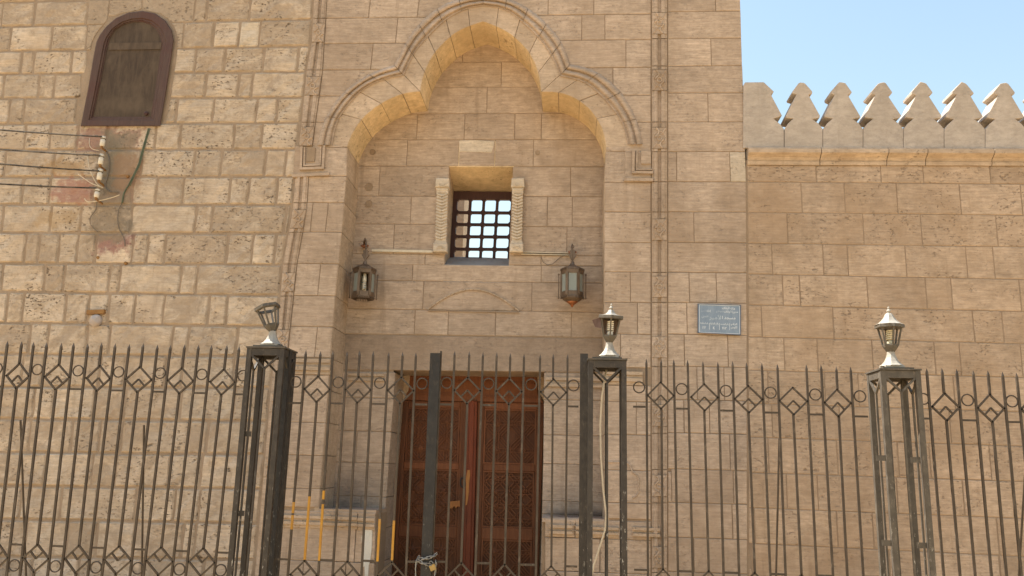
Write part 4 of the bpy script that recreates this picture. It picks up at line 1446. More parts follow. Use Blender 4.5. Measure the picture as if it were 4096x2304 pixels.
def fence(name, label, cat, tips, ty, dia, cross, low, group, skip_tip=(), stile=(None, None), ring_ends=(False, False), painted=None, braces=(), shear=(0.0, 0.0)):
    """tips: photo x of bar tips; ty, dia, cross: ((xa, ya), (xb, yb)) photo rows of tips, diamonds, short rungs; low: rows of lower rung and lower diamonds"""
    lin = lambda q, x: q[0][1] + (q[1][1] - q[0][1]) * (x - q[0][0]) / (q[1][0] - q[0][0])
    X = [FP(x, lin(ty, x)).x for x in tips]
    mid = FP((tips[0] + tips[-1]) / 2, 1500)
    root = thing(name, label, cat, (mid.x, YF, BOT), group)
    zt_f = lambda i: FP(tips[i], lin(ty, tips[i])).z
    def zat(q, xw):
        x = tips[0] + (tips[-1] - tips[0]) * (xw - X[0]) / (X[-1] - X[0])
        return FP(x, lin(q, x)).z
    ztop_ = zt_f(len(X) // 2)
    shf = lambda xw, z: xw + lerp(shear[0], shear[1], (xw - X[0]) / (X[-1] - X[0])) * (ztop_ - z)
    w = .0178
    for i, x in enumerate(X):
        zt = zt_f(i) + random.uniform(-.006, .006)
        zd, zl = zat(dia, x), zat(low[1], x)
        h = .112
        jig = random.uniform(-.0055, .0055)
        segs = []
        if i % 3 == 1:
            if i not in skip_tip: segs.append((zd + h, zt, True))
            segs += [(zl + h, zd - h, False), (BOT, zl - h, False)]
        else:
            segs.append((BOT, zt, True))
        for za, zb, tip in segs:
            mb = MB()
            cuts = [za, zb - (.035 if tip else 0)]
            pz = painted.get(i) if painted else None
            if pz: cuts = sorted(set([za] + [q for q in pz if za < q < zb - .05] + [q for q in [lerp(pz[0], pz[1], .1 + .8 * random.random()) for _ in range(5)] if za < q < zb - .05] + [cuts[-1]]))
            for c0, c1_ in zip(cuts[:-1], cuts[1:]):
                mm = 1 if (pz and pz[0] - .001 <= (c0 + c1_) / 2 <= pz[1] and (c1_ - c0 > .07 or random.random() < .85)) else 0
                mb.bar((shf(x, c0) + jig * (c0 - 1.2), YF, c0), (shf(x, c1_) + jig * (c1_ - 1.2), YF, c1_), w, w, mm)
            if tip:
                xx, z_ = shf(x, zb) + jig * (zb - 1.2), zb - .035
                q = w / 2
                mb.add([(xx - q, YF - q, z_), (xx + q, YF - q, z_), (xx + q, YF + q, z_), (xx - q, YF + q, z_), (xx, YF, zb + .005)], [(0, 1, 4), (1, 2, 4), (2, 3, 4), (3, 0, 4)])
            mb.build('bar', [M['iron'], M['yellow_paint']] if painted else M['iron'], root)
    for i, x in enumerate(X):
        if i % 3 != 1: continue
        xa = X[i - 1] if i > 0 else x - (X[i + 1] - x)
        xb = X[i + 1] if i + 1 < len(X) else x + (x - X[i - 1])
        hw = min(x - xa, xb - x) - w * .45
        for zq, sg in ((zat(dia, x), 1), (zat(low[1], x), -1)):
            mb = MB()
            h = .112
            x_bar = x
            x = shf(x_bar, zq)
            T_, B_, L_, R_ = (x, YF, zq + h), (x, YF, zq - h), (x - hw, YF, zq), (x + hw, YF, zq)
            for p, q in ((L_, T_), (T_, R_), (R_, B_), (B_, L_)):
                p, q = Vector(p), Vector(q)
                d = (q - p).normalized() * .006
                mb.bar(p - d, q + d, .014, .0185)
            mb.build('diamond', M['iron'], root)
            mb = MB()
            y_ = YF + .001
            mb.bar((x - hw * .5, y_, zq - sg * h * .5), (x, y_, zq + sg * .004), .013, .015)
            mb.bar((x + hw * .5, y_, zq - sg * h * .5), (x, y_, zq + sg * .004), .013, .015)
            mb.build('chevron', M['iron'], root)
            x = x_bar
    gaps = [(X[i], X[i + 1]) for i in range(len(X) - 1) if i % 3 == 2]
    if ring_ends[0]: gaps.append((ring_ends[0], X[0]))
    if ring_ends[1]: gaps.append((X[-1], ring_ends[1]))
    for xa, xb in gaps:
        xc = (xa + xb) / 2
        r_ = min(.0465, (xb - xa) / 2 - .004)
        zr = zat(dia, xc) + .062
        for zc, nm in ((zr, 0), (zat(low[1], xc) - .062, 1)):
            mb = MB()
            mb.tube([(shf(xc, zc) + r_ * math.cos(a), YF, zc + r_ * math.sin(a)) for a in [2 * math.pi * k / 20 for k in range(20)]], .0062, 6, True)
            mb.build('ring', M['iron'], root, smooth=True)
        for q in (cross, low[0]):
            zc = zat(q, xc)
            mb = MB()
            mb.bar((shf(xa, zc) + w * .5, YF + .001, zc), (shf(xb, zc) - w * .5, YF + .001, zc), .0165, .012)
            mb.build('rung', M['iron'], root)
    xs_ = [v for v in (ring_ends[0], ring_ends[1]) if v]
    mb = MB()
    mb.bx(min(X + xs_), max(X + xs_), YF - .021, YF + .021, BOT - .05, BOT + .001)
    mb.build('bottom_rail', M['iron'], root)
    for (xw0, xw1, mat) in stile:
        pass
    for (a, b) in braces:
        mb = MB()
        mb.tube([P(*a, YF + .03), P(*b, YF + .25)], .009, 6)
        mb.build('stay_rod', M['iron'], root)
    return root

GRP_P, GRP_G = 'railing panels between the lantern posts', 'leaves of the railing gate'
lt = [-140, -85, -27, 30, 88, 136, 189, 245, 298, 353, 410, 460, 516, 571, 628, 681, 739, 793, 848, 907, 960]
lt = lt[:3] + lt[3:]
# pattern index: bar 1 of each unit of three carries the diamond
xe = FP(1010, 1390).x
fence('railing_panel', 'long iron railing panel in front of the rough wall, left of the leaning lantern', 'railing', lt, ((30, 1366), (960, 1384)), ((60, 1503), (889, 1528)), ((140, 1551), (960, 1577)), (((60, 2177), (790, 2206)), ((92, 2233), (787, 2249))), GRP_P, stile=(), ring_ends=(False, xe), shear=(.045, -.022), braces=(((82, 1680), (104, 2304)), ((576, 1700), (567, 2304))))
def zz_at(x, y): return FP(x, y).z
s1 = FP(1150, 1420).x; s2 = FP(1743, 1420).x; s3 = FP(2336, 1420).x
yp = {0: (zz_at(1150, 2148), zz_at(1165, 2008)), 1: (zz_at(1200, 2238), zz_at(1215, 1985)), 2: (zz_at(1260, 2242), zz_at(1280, 1962)), 6: (zz_at(1500, 2245), zz_at(1505, 2075)), 7: (zz_at(1560, 2240), zz_at(1570, 2055))}
leaf1 = fence('gate_leaf', 'gate leaf with yellow painted bar sections and a heavy black meeting stile', 'gate', [1221, 1280, 1334, 1389, 1442, 1497, 1556, 1611, 1666], ((1221, 1403), (1666, 1409)), ((1265, 1557), (1603, 1562)), ((1180, 1612), (1690, 1618)), (((1120, 2238), (1560, 2246)), ((1190, 2300), (1550, 2306))), GRP_G, stile=(), ring_ends=(s1 + .03, s2 - .045), painted=yp)
leaf2 = fence('gate_leaf', 'gate leaf in front of the right half of the wooden door, all dark bars', 'gate', [1819, 1875, 1930, 1986, 2040, 2095, 2159, 2216, 2270], ((1819, 1404), (2270, 1420)), ((1867, 1562), (2212, 1569)), ((1800, 1618), (2300, 1626)), (((1750, 2246), (2290, 2266)), ((1830, 2308), (2200, 2322))), GRP_G, stile=(), ring_ends=(s2 + .045, s3 - .035))
def stile_box(root, x, w, d, ypx, px, mat, yoff=0.0):
    mb = MB()
    zt = FP(px, ypx).z
    mb.bx(x - w / 2, x + w / 2, YF - d / 2 + yoff, YF + d / 2 + yoff, .12, zt)
    return mb.build('stile', mat, root)
stile_box(leaf1, s1, .062, .062, 1399, 1150, M['black_iron'])
stile_box(leaf1, s2, .088, .062, 1414, 1743, M['black_iron'])
stile_box(leaf2, s3, .066, .062, 1416, 2336, M['post_iron'])
mb = MB(); x_ = FP(1764, 1420).x
mb.bar((x_, YF, BOT), (x_, YF, FP(1764, 1404).z), .016, .016); mb.build('bar', M['iron'], leaf2)
fence('railing_panel', 'railing panel below the blue plaque with one diamond lacking its spike', 'railing', [2584, 2641, 2697, 2753, 2814, 2871, 2930, 2989, 3048, 3107, 3166, 3225, 3286, 3342, 3402], ((2525, 1432), (3466, 1469)), ((2641, 1582), (3357, 1612)), ((2554, 1627), (3440, 1666)), (((2550, 2279), (3400, 2306)), ((2640, 2334), (3300, 2362))), GRP_P, skip_tip=(10,), stile=(), ring_ends=(FP(2527, 1450).x, FP(3464, 1480).x), braces=(((3117, 1755), (3104, 2304)),))
fence('railing_panel', 'railing panel right of the upright lantern post, running out of view', 'railing', [3708, 3770, 3828, 3891, 3949, 4006, 4066, 4126, 4186, 4246, 4306, 4366], ((3708, 1472), (4066, 1491)), ((3782, 1628), (3962, 1633)), ((3690, 1674), (4040, 1688)), (((3690, 2312), (4040, 2326)), ((3780, 2372), (3960, 2380))), GRP_P, stile=(), ring_ends=(FP(3662, 1500).x, False), braces=(((4100, 1900), (4075, 2304)),))

def post(label, xl_, xr_, yt, mat, ends):
    fy, by = YF - .165, YF + .165
    a, b = P(xl_, yt, fy), P(xr_, yt, fy)
    x0, x1 = a.x, b.x
    zt = (a.z + b.z) / 2
    cx = (x0 + x1) / 2
    root = thing('lattice_post', label, 'post', (cx, YF, 0), 'open iron posts carrying lanterns')
    lw = .042
    for x in (x0 + lw / 2, x1 - lw / 2):
        for y in (fy + lw / 2, by - lw / 2):
            mb = MB(); mb.bx(x - lw / 2, x + lw / 2, y - lw / 2, y + lw / 2, .1, zt - .001); mb.build('leg', mat, root)
    mb = MB()
    for y in (fy + .016, by - .016):
        mb.bx(x0 + lw - .002, x1 - lw + .002, y - .013, y + .013, zt - .062, zt - .003)
    for x in (x0 + .016, x1 - .016):
        mb.bx(x - .013, x + .013, fy + lw - .002, by - lw + .002, zt - .062, zt - .003)
    mb.build('header', mat, root)
    for (ax, d_) in (('x', fy + .012), ('x', by - .012), ('y', x0 + .012), ('y', x1 - .012)):
        mb = MB()
        zv, zh = zt - .175, zt - .06
        if ax == 'x':
            c_ = (cx, d_, zv)
            ends_ = ((x0 + lw, d_, zh), (x1 - lw, d_, zh))
        else:
            c_ = (d_, YF, zv)
            ends_ = ((d_, fy + lw, zh), (d_, by - lw, zh))
        for e in ends_: mb.bar(e, c_, .017, .017)
        mb.build('vee_brace', mat, root)
        mb = MB()
        mb.bar((c_[0], c_[1], .1), (c_[0], c_[1], zv + .006), .015, .015)
        mb.build('inner_bar', mat, root)
    mb = MB()
    mb.bx(x0 - .008, x1 + .008, fy - .008, by + .008, zt + .001, zt + .014)
    mb.bx(x0 + .035, x1 - .035, fy + .035, by - .035, zt + .0135, zt + .030)
    mb.build('cap_plate', M['post_iron_grey'], root)
    for (side, yy) in ends:
        z = P(xl_, yy, fy).z
        mb = MB()
        if side == 'l': mb.bx(x0 - .008, x0 + .001, fy + .02, YF - .02, z - .022, z + .022)
        elif side == 'li': mb.bx(x0 - .075, x0 - .0005, fy + .010, fy + .016, z - .022, z + .022)
        elif side == 'ri': mb.bx(x1 - lw - .075, x1 - lw + .001, fy + .03, fy + .036, z - .022, z + .022)
        elif side == 'ril': mb.bx(x0 + lw - .001, x0 + lw + .05, fy + .03, fy + .036, z - .022, z + .022)
        mb.build('tie_strap', mat, root)
    mb = MB(); mb.bx(x0 - .04, x1 + .04, fy - .04, by + .04, .0, .1); mb.build('plinth', M['plaster'], root)
    return cx, zt + .030

P1 = post('dark iron lattice post at the left of the gate, under the leaning roofless lantern', 988, 1138, 1392, M['post_iron'], (('ril', 1735), ('ril', 2055)))
P2 = post('dark iron lattice post right of the gate with a cable hanging inside', 2353, 2506, 1440, M['post_iron'], ())
P3 = post('greyish iron lattice post in front of the crenellated wall, chipped at the foot', 3522, 3682, 1481, M['post_iron_grey'], (('li', 1832), ('ri', 1836), ('li', 2172), ('ri', 2178)))

def lantern(label, cx, zb, mat, roof, tilt, bulb, flap=False, smat=None):
    root = thing('post_lantern', label, 'lantern', (cx, YF, zb), 'lanterns on the railing posts')
    smat = smat or mat
    hexr = R(30)
    mb = MB()
    mb.lathe([(.108, 0.001), (.108, .022)], 4, (cx, YF, zb), R(45))
    mb.build('foot', smat, root)
    mb = MB()
    mb.lathe([(.098, .022), (.094, .029), (.076, .040), (.057, .062), (.043, .090), (.034, .118), (.029, .146)], 8, (cx, YF, zb), R(22.5))
    mb.build('flared_base', smat, root)
    T = Matrix.Rotation(tilt[0], 3, 'Y') @ Matrix.Rotation(tilt[1], 3, 'X')
    c = Vector((cx, YF, zb + .142))
    loc = lambda v: c + T @ Vector(v)
    mb = MB()
    mb.lathe([(.030, 0), (.036, .006), (.060, .040), (.064, .052), (.060, .056)], 6, c, hexr, T)
    cup = mb.build('cup', mat, root)
    zb2, zt2, ra, rb = .052, .215, .059, .094
    for k in range(6):
        a = hexr + k * math.pi / 3
        mb = MB()
        mb.bar(loc((ra * math.cos(a), ra * math.sin(a), zb2)), loc((rb * math.cos(a), rb * math.sin(a), zt2)), .013, .013)
        mb.build('mullion', mat, root)
    mb = MB()
    for rr, z in ((ra, zb2 + .006), (rb - .002, zt2 - .004)):
        for k in range(6):
            a, b = hexr + k * math.pi / 3, hexr + (k + 1) * math.pi / 3
            mb.bar(loc((rr * math.cos(a), rr * math.sin(a), z)), loc((rr * math.cos(b), rr * math.sin(b), z)), .011, .011)
    mb.build('pane_frame', mat, root)
    if roof == 'none':
        mb = MB()
        mb.lathe([(.098, .206), (.116, .212), (.116, .238), (.110, .240), (.108, .216), (.094, .212)], 6, c, hexr, T, cap=False)
        mb.build('rim', mat, root)
        return
    mb = MB()
    mb.lathe([(.090, .205), (.120, .205), (.120, .228), (.114, .232)], 6, c, hexr, T)
    mb.build('eave', mat, root)
    mb = MB()
    if roof == 'full':
        mb.lathe([(.119, .230), (.090, .246), (.064, .268), (.046, .292), (.034, .318), (.024, .330)], 8, c, R(22.5), T)
    else:
        mb.lathe([(.112, .230), (.058, .242), (.038, .258), (.026, .282)], 6, c, hexr, T)
    mb.build('roof', smat, root)
    zf = .330 if roof == 'full' else .280
    mb = MB()
    mb.lathe([(.020, zf - .002), (.010, zf + .010), (.019, zf + .018), (.016, zf + .028), (.007, zf + .038), (.010, zf + .046), (.008, zf + .054), (.002, zf + .060)], 8, c, 0, T)
    mb.build('finial', smat, root)
    if bulb:
        mb = MB()
        pts = [loc((.024 * math.cos(a), .024 * math.sin(a), .10 + .085 * a / (10 * math.pi))) for a in [10 * math.pi * k / 70 for k in range(71)]]
        mb.tube(pts, .0075, 6)
        mb.lathe([(.020, .056), (.026, .064), (.026, .088), (.014, .100)], 10, c, 0, T)
        mb.build('spiral_bulb', bulb, root, smooth=True)
    if flap:
        for k in (0, 1, 2):   # old panes left in the rear sides
            a, b = hexr + k * math.pi / 3, hexr + (k + 1) * math.pi / 3
            mb = MB()
            mb.add([loc((r_ * .97 * math.cos(q), r_ * .97 * math.sin(q), z)) for r_, q, z in ((ra, a, zb2 + .01), (ra, b, zb2 + .01), (rb, b, zt2 - .008), (rb, a, zt2 - .008))] + [loc((r_ * .94 * math.cos(q), r_ * .94 * math.sin(q), z)) for r_, q, z in ((ra, a, zb2 + .01), (ra, b, zb2 + .01), (rb, b, zt2 - .008), (rb, a, zt2 - .008))], [(0, 1, 2, 3), (7, 6, 5, 4), (0, 4, 5, 1), (1, 5, 6, 2), (2, 6, 7, 3), (3, 7, 4, 0)])
            mb.build('glass_pane', M['dirty_glass'], root)
        mb = MB()
        q = [loc(v) for v in ((-.083, -.03, .212), (-.160, -.015, .185), (-.132, -.022, .125), (-.080, -.035, .118))]
        mb.add(q + [v + Vector((.002, .006, 0)) for v in q], [(0, 1, 2, 3), (7, 6, 5, 4), (0, 4, 5, 1), (1, 5, 6, 2), (2, 6, 7, 3), (3, 7, 4, 0)])
        mb.build('hinged_pane', M['window_frame'], root)

lantern('broken lantern leaning left on its post, without roof or bulb', P1[0] - .01, P1[1], M['lantern_grey'], 'none', (R(-19), R(-4)), None, smat=M['lantern_white'])
lantern('lantern with one side pane swung open and a white spiral bulb', P2[0] + .025, P2[1], M['lantern_grey'], 'low', (R(3), R(4)), M['bulb'], True, smat=M['lantern_white'])
lantern('complete lantern with a white flared roof and a yellowed bulb', P3[0] - .005, P3[1], M['lantern_grey'], 'full', (R(1), 0), M['yellow_bulb'], smat=M['lantern_white'])

# cable hanging inside the middle post
mb = MB()
cb = [(2425, 1480), (2408, 1580), (2401, 1700), (2404, 1830), (2412, 1950), (2420, 2020), (2425, 2060), (2420, 2120), (2395, 2200), (2375, 2260), (2367, 2304), (2362, 2400)]
mb.tube([P(*p, YF - .02) for p in cb], .0085, 6)
tag(mb.build('hanging_cable', M['pale_wire'], smooth=True), 'cream cable dangling inside the lattice post right of the gate', 'cable')

# chain and padlock on the gate
def link_pts(c, u, n_, L_, w_):
    u, n_ = Vector(u).normalized(), Vector(n_).normalized()
    out = []
    for k in range(14):
        a = 2 * math.pi * k / 14
        cx_, sy_ = math.cos(a), math.sin(a)
        out.append(Vector(c) + u * (L_ / 2 - w_ / 2) * (1 if cx_ > 0 else -1) + u * cx_ * w_ / 2 + n_ * sy_ * w_ / 2)
    return out
ch = thing('steel_chain', 'steel chain wrapped twice around the black gate stile', 'chain', FP(1692, 2240))
def chain_run(pts3, step=.036):
    d = [0.0]
    for a, b in zip(pts3[:-1], pts3[1:]): d.append(d[-1] + (b - a).length)
    s, k = 0.0, 0
    while s < d[-1] - step * .5:
        def at(q):
            i = max(j for j in range(len(d)) if d[j] <= q + 1e-9); i = min(i, len(pts3) - 2)
            return pts3[i].lerp(pts3[i + 1], (q - d[i]) / max(1e-9, d[i + 1] - d[i]))
        a, b = at(s), at(min(d[-1], s + step))
        u = b - a
        ref = Vector((0, 1, .25)) if k % 2 else Vector((0, -.4, 1))
        n_ = (ref - u.normalized() * ref.dot(u.normalized()))
        mb = MB()
        mb.tube(link_pts((a + b) / 2, u, n_, step * 1.42, .022), .0042, 5, True)
        mb.build('link', M['chain'], ch, smooth=True)
        s += step; k += 1
sx = s2
zc0 = FP(1692, 2240).z
for dz, tl_ in ((.032, .01), (-.012, -.012)):
    ring = []
    for k in range(17):
        a = math.pi * (1.12 - 1.24 * k / 16)
        ring.append(Vector((sx + .074 * math.cos(a), YF - .065 * math.sin(a) - .0, zc0 + dz + tl_ * math.cos(a) * 1.5 - .012 * math.sin(a))))
    chain_run(ring)
chain_run([Vector((sx - .078, YF - .03, zc0)), Vector((sx - .086, YF - .035, zc0 - .06)), Vector((sx - .076, YF - .04, zc0 - .17))])
chain_run([Vector((sx + .078, YF - .03, zc0)), Vector((sx + .083, YF - .035, zc0 - .06)), Vector((sx + .070, YF - .04, zc0 - .16))])
mb = MB()
pc = FP(1731, 2270, -.05)
Tm = Matrix.Rotation(R(-24), 3, 'Y')
mb.box(pc, (.048, .022, .046), Tm)
pl = mb.build('padlock', M['brass'])
tag(pl, 'brass padlock hanging from the chain on the gate', 'padlock')
mb = MB()
mb.tube([pc + Tm @ Vector((.015 * math.cos(a), 0, .024 + .03 * math.sin(a))) for a in [math.pi * k / 8 for k in range(9)]], .0042, 6)
mb.build('shackle', M['chain'], pl, smooth=True)

# ------------------------------------------------------------------ hanging lanterns in the niche
def wall_lantern(label, px, rot, full, y_rose, body, xr_):
    """px: photo x of the axis; y_rose: photo row of the rosette; body: rows (top, bottom) of the glazed body"""
    Y = ND - .26
    ax = P(px, (body[0] + body[1]) / 2, Y).x
    zt, zb = P(px, body[0], Y).z, P(px, body[1], Y).z
    r_ = .138
    c = Vector((ax, Y, zb))
    root = thing('hanging_lantern', label, 'lantern', (ax, Y, zb), 'hanging brass lanterns in the niche')
    H = zt - zb
    # bracket: rosette on the wall, curled arm, leaf plate
    rp = P(xr_, y_rose, ND - .02)
    mb = MB()
    mb.lathe([(.0, -.02), (.024, -.012), (.056, .006), (.050, .018), (.02, .03)], 10, rp - Vector((0, .045, 0)), 0, Matrix.Rotation(R(18), 3, 'X'))
    mb.build('rosette', M['copper'], root)
    hook = Vector((ax, Y, zt + .10))
    mb = MB()
    arm = [rp, rp + Vector((0, -.09, .05)), Vector((lerp(rp.x, ax, .6), lerp(rp.y, Y, .75), rp.z + .045)), Vector((ax, Y, rp.z + .0)), hook]
    mb.tube(arm, [.016, .014, .012, .010, .008], 6)
    mb.build('bracket_arm', M['old_brass'], root, smooth=True)
    mb = MB()
    for s_ in (-1, 1):
        poly = [(ax, hook.z - .02), (ax + s_ * .014, hook.z + .02), (ax + s_ * .046, hook.z + .075), (ax + s_ * .030, hook.z + .105), (ax + s_ * .034, hook.z + .13), (ax + s_ * .006, hook.z + .15)]
        mb.prism(ccw(poly), Y - .012 - .004 * s_, Y + .012)
    mb.lathe([(.0, .10), (.018, .115), (.016, .14), (.0, .17)], 8, (rp.x, rp.y - .05, rp.z - .05), 0)
    mb.build('leaf_scroll', M['old_brass'], root)
    # crown
    mb = MB()
    mb.lathe([(r_, H - .065), (r_ * 1.02, H - .02), (r_ * .96, H + .005), (r_ * .62, H + .035), (.03, H + .058), (.018, H + .10)], 6, c, rot)
    mb.build('crown', M['old_brass'], root)
    mb = MB()
    for k in range(6):
        a, b = rot + k * math.pi / 3, rot + (k + 1) * math.pi / 3
        for q in range(7):
            u = (q + .5) / 7
            p = c + Vector((lerp(math.cos(a), math.cos(b), u) * r_ * 1.03, lerp(math.sin(a), math.sin(b), u) * r_ * 1.03, H - .008))
            mb.box(p, (.012, .012, .024), Matrix.Rotation((a + b) / 2, 3, 'Z'))
            if not full or k in (3, 4, 5):
                p2 = c + Vector((lerp(math.cos(a), math.cos(b), u) * r_ * 1.0, lerp(math.sin(a), math.sin(b), u) * r_ * 1.0, .008))
                mb.box(p2, (.010, .010, .026), Matrix.Rotation((a + b) / 2, 3, 'Z'))
    mb.build('cresting', M['old_brass'], root)['kind'] = 'stuff'
    for k in range(6):
        a = rot + k * math.pi / 3
        mb = MB()
        mb.box(c + Vector((math.cos(a) * (r_ - .010), math.sin(a) * (r_ - .010), H / 2 - .01)), (.030, .030, H - .09), Matrix.Rotation(a, 3, 'Z'))
        mb.build('corner_stile', M['old_brass'], root)
        b = a + math.pi / 3
        am = (a + b) / 2
        missing = (not full) and math.cos(am + math.pi / 2 - R(20)) > .8
        if not missing:
            mb = MB()
            rr = r_ * math.cos(math.pi / 6) - .010
            mb.box(c + Vector((math.cos(am) * rr, math.sin(am) * rr, H / 2 + .008)), (.005, r_ * .84, H - .135), Matrix.Rotation(am, 3, 'Z'))
            mb.build('glass_pane', M['frosted'], root)
    mb = MB()
    mb.lathe([(r_ * .93, .02), (r_ * 1.0, .02), (r_ * 1.0, .082), (r_ * .93, .082)], 6, c, rot, cap=False)
    mb.build('lower_band', M['old_brass'], root)
    if full:
        mb = MB()
        mb.lathe([(r_ * .97, .024), (r_ * .80, -.012), (r_ * .55, -.034), (r_ * .5, -.036)], 12, c, 0)
        mb.build('bowl', M['old_brass'], root, smooth=True)
        mb = MB()
        mb.lathe([(r_ * .56, -.032), (r_ * .34, -.056), (.022, -.074), (.016, -.088), (.004, -.102)], 12, c, 0)
        mb.build('finial', M['copper'], root, smooth=True)
    for k in ((3, 0) if full else (3, 0)):
        a = rot + k * math.pi / 3
        p = c + Vector((math.cos(a) * (r_ + .024), math.sin(a) * (r_ + .024), 0))
        mb = MB()
        mb.tube([p + Vector((0, 0, .005)), p + Vector((0, 0, H - .06))], .0065, 6)
        for z in (.01, H - .065):
            mb.lathe([(.003, z - .014), (.012, z - .004), (.012, z + .004), (.003, z + .014)], 6, p)
        mb.build('side_rod', M['old_brass'], root)
    mb = MB()
    cz = c + Vector((0.012, -.02, 0))
    pts = [cz + Vector((.020 * math.cos(a), .020 * math.sin(a), .11 + .085 * a / (8 * math.pi))) for a in [8 * math.pi * k / 56 for k in range(57)]]
    mb.tube(pts, .0095, 6)
    mb.lathe([(.021, .205), (.028, .215), (.028, .25), (.018, H - .05)], 10, cz)
    mb.build('spiral_bulb', M['bulb'], root, smooth=True)
    return root
wall_lantern('hanging brass lantern missing its bottom and front pane, bulb showing', 1455, R(18), False, 990, (1076, 1196), 1462)
wall_lantern('complete hanging brass lantern with frosted panes and a copper finial', 2289, R(2), True, 1015, (1078, 1196), 2289)

# plastic trunking along the back wall
for (a, b, lab, open_) in (((1488, 1002), (1731, 1007), 'cream plastic trunking from the left hanging lantern to the window', False), ((2085, 1013), (2278, 1017), 'split plastic trunking from the window to the right hanging lantern', True)):
    mb = MB()
    A, B = P(*a, ND - .014), P(*b, ND - .014)
    if open_:
        mb.bar(A + Vector((0, 0, .014)), B + Vector((0, 0, .014)), .008, .028)
        mb.bar(A - Vector((0, 0, .012)), B - Vector((0, 0, .012)), .008, .028)
    else:
        mb.bar(A, B, .030, .028)
    o = mb.build('cable_trunking', M['conduit'])
    tag(o, lab, 'trunking', 'plastic trunking on the niche wall')
    if open_:
        mb = MB(); mb.tube([A.lerp(B, k / 8) + Vector((0, .002, .003 * math.sin(k * 2.1))) for k in range(9)], .005, 5); mb.build('inner_wire', M['grey_wire'], o)
mb = MB()
mb.tube([P(*p, ND - .012) for p in ((2166, 1030), (2172, 1048), (2190, 1060), (2210, 1056), (2240, 1030), (2262, 1020))], .0035, 5)
tag(mb.build('loose_wire', M['grey_wire']), 'thin dark wire drooping below the split trunking', 'wire')

# ------------------------------------------------------------------ blue plaque with Arabic lettering
pl0 = [(2791.5, 1215.6), (2962, 1221), (2962, 1340), (2791.5, 1331)]
YP = -.035
def Q(x, y, Y=YP): return P(2700 + x * .1726, 1150 + y * .1726, Y)
mb = MB()
mb.prism(ccw([(q.x, q.z) for q in (Q(*p) for p in ((530, 380), (1520, 412), (1520, 1098), (530, 1046)))]), YP, -.006, .003)
plq = mb.build('wall_plaque', M['plaque'])
tag(plq, 'faded blue enamel plaque with white Arabic lettering on the stone wall', 'plaque')
mb = MB()
E4 = [(530, 380), (1520, 412), (1520, 1098), (530, 1046)]
for a, b in zip(E4, E4[1:] + E4[:1]): mb.bar(Q(*a, YP - .001), Q(*b, YP - .001), .008, .008)
mb.build('edge_trim', M['plaque_edge'], plq)
mb = MB()
E5 = [(566, 398), (1495, 425), (1500, 1075), (566, 1035)]
for a, b in zip(E5, E5[1:] + E5[:1]): mb.bar(Q(*a, YP - .0015), Q(*b, YP - .0015), .0042, .003)
for x, y0_, y1_ in ((800, 820, 975), (1030, 825, 982), (1268, 830, 988)):
    mb.bar(Q(x, y0_, YP - .0015), Q(x, y1_, YP - .0015), .004, .003)
mb.build('white_border', M['white_paint'], plq)

FORMS = {}
for cp in range(0xFE80, 0xFEFD):
    d = unicodedata.decomposition(chr(cp)).split()
    if len(d) == 2: FORMS.setdefault(chr(int(d[1], 16)), {})[d[0].strip('<>')] = chr(cp)
LAMALEF = {'\u0623': ('\uFEF7', '\uFEF8'), '\u0627': ('\uFEFB', '\uFEFC'), '\u0625': ('\uFEF9', '\uFEFA')}
def shape(txt):
    out, i, joined = [], 0, False
    while i < len(txt):
        ch_ = txt[i]
        if ch_ == '\u0644' and i + 1 < len(txt) and txt[i + 1] in LAMALEF:
            out.append(LAMALEF[txt[i + 1]][1 if joined else 0]); joined = False; i += 2; continue
        f = FORMS.get(ch_)
        if not f:
            out.append(ch_); joined = False; i += 1; continue
        nxt = i + 1 < len(txt) and txt[i + 1] in FORMS and ('final' in FORMS[txt[i + 1]] or txt[i + 1] == '\u0644')
        can = 'initial' in f
        if joined and can and nxt: out.append(f.get('medial', f.get('final'))); joined = True
        elif joined: out.append(f.get('final', f['isolated'])); joined = False
        elif can and nxt: out.append(f['initial']); joined = True
        else: out.append(f['isolated']); joined = False
        i += 1
    return ''.join(out[::-1])
def text_on_plaque(txt, xa, xb, yb, h, mat, digits=False):
    cu = bpy.data.curves.new('lettering', 'FONT')
    cu.body = txt if digits else shape(txt)
    cu.resolution_u = 2
    cu.extrude = 0.0
    cu.offset = .014
    tmp = bpy.data.objects.new('lettering_tmp', cu)
    COL.objects.link(tmp)
    bpy.context.view_layer.update()
    me = bpy.data.meshes.new_from_object(tmp.evaluated_get(bpy.context.evaluated_depsgraph_get()))
    bpy.data.objects.remove(tmp)
    if not len(me.vertices): return
    xs_ = [v.co.x for v in me.vertices]; ys_ = [v.co.y for v in me.vertices]
    x0_, x1_, y0_, y1_ = min(xs_), max(xs_), min(ys_), max(ys_)
    mb = MB()
    sk = .033
    for v in me.vertices:
        u, w_ = (v.co.x - x0_) / max(1e-6, x1_ - x0_), (v.co.y - y0_) / max(1e-6, y1_ - y0_)
        X_ = xa + (xb - xa) * u
        mb.v.append(Q(X_, yb + (X_ - (xa + xb) / 2) * sk - h * w_, YP - .0022))
    for p in me.polygons:
        mb.f.append(list(p.vertices)); mb.mi.append(0)
    bpy.data.meshes.remove(me)
    mb.build('lettering', mat, plq)
text_on_plaque('وزارة الأوقاف', 1095, 1390, 520, 88, M['white_paint'])
text_on_plaque('مديرية أوقاف', 1140, 1460, 600, 82, M['white_paint'])
text_on_plaque('سوهاج', 950, 1125, 590, 62, M['faded_paint'])
text_on_plaque('إدارة', 735, 832, 580, 70, M['white_paint'])
text_on_plaque('أخميم', 610, 718, 570, 56, M['faded_paint'])
text_on_plaque('مسجد ا', 1092, 1400, 752, 92, M['white_paint'])
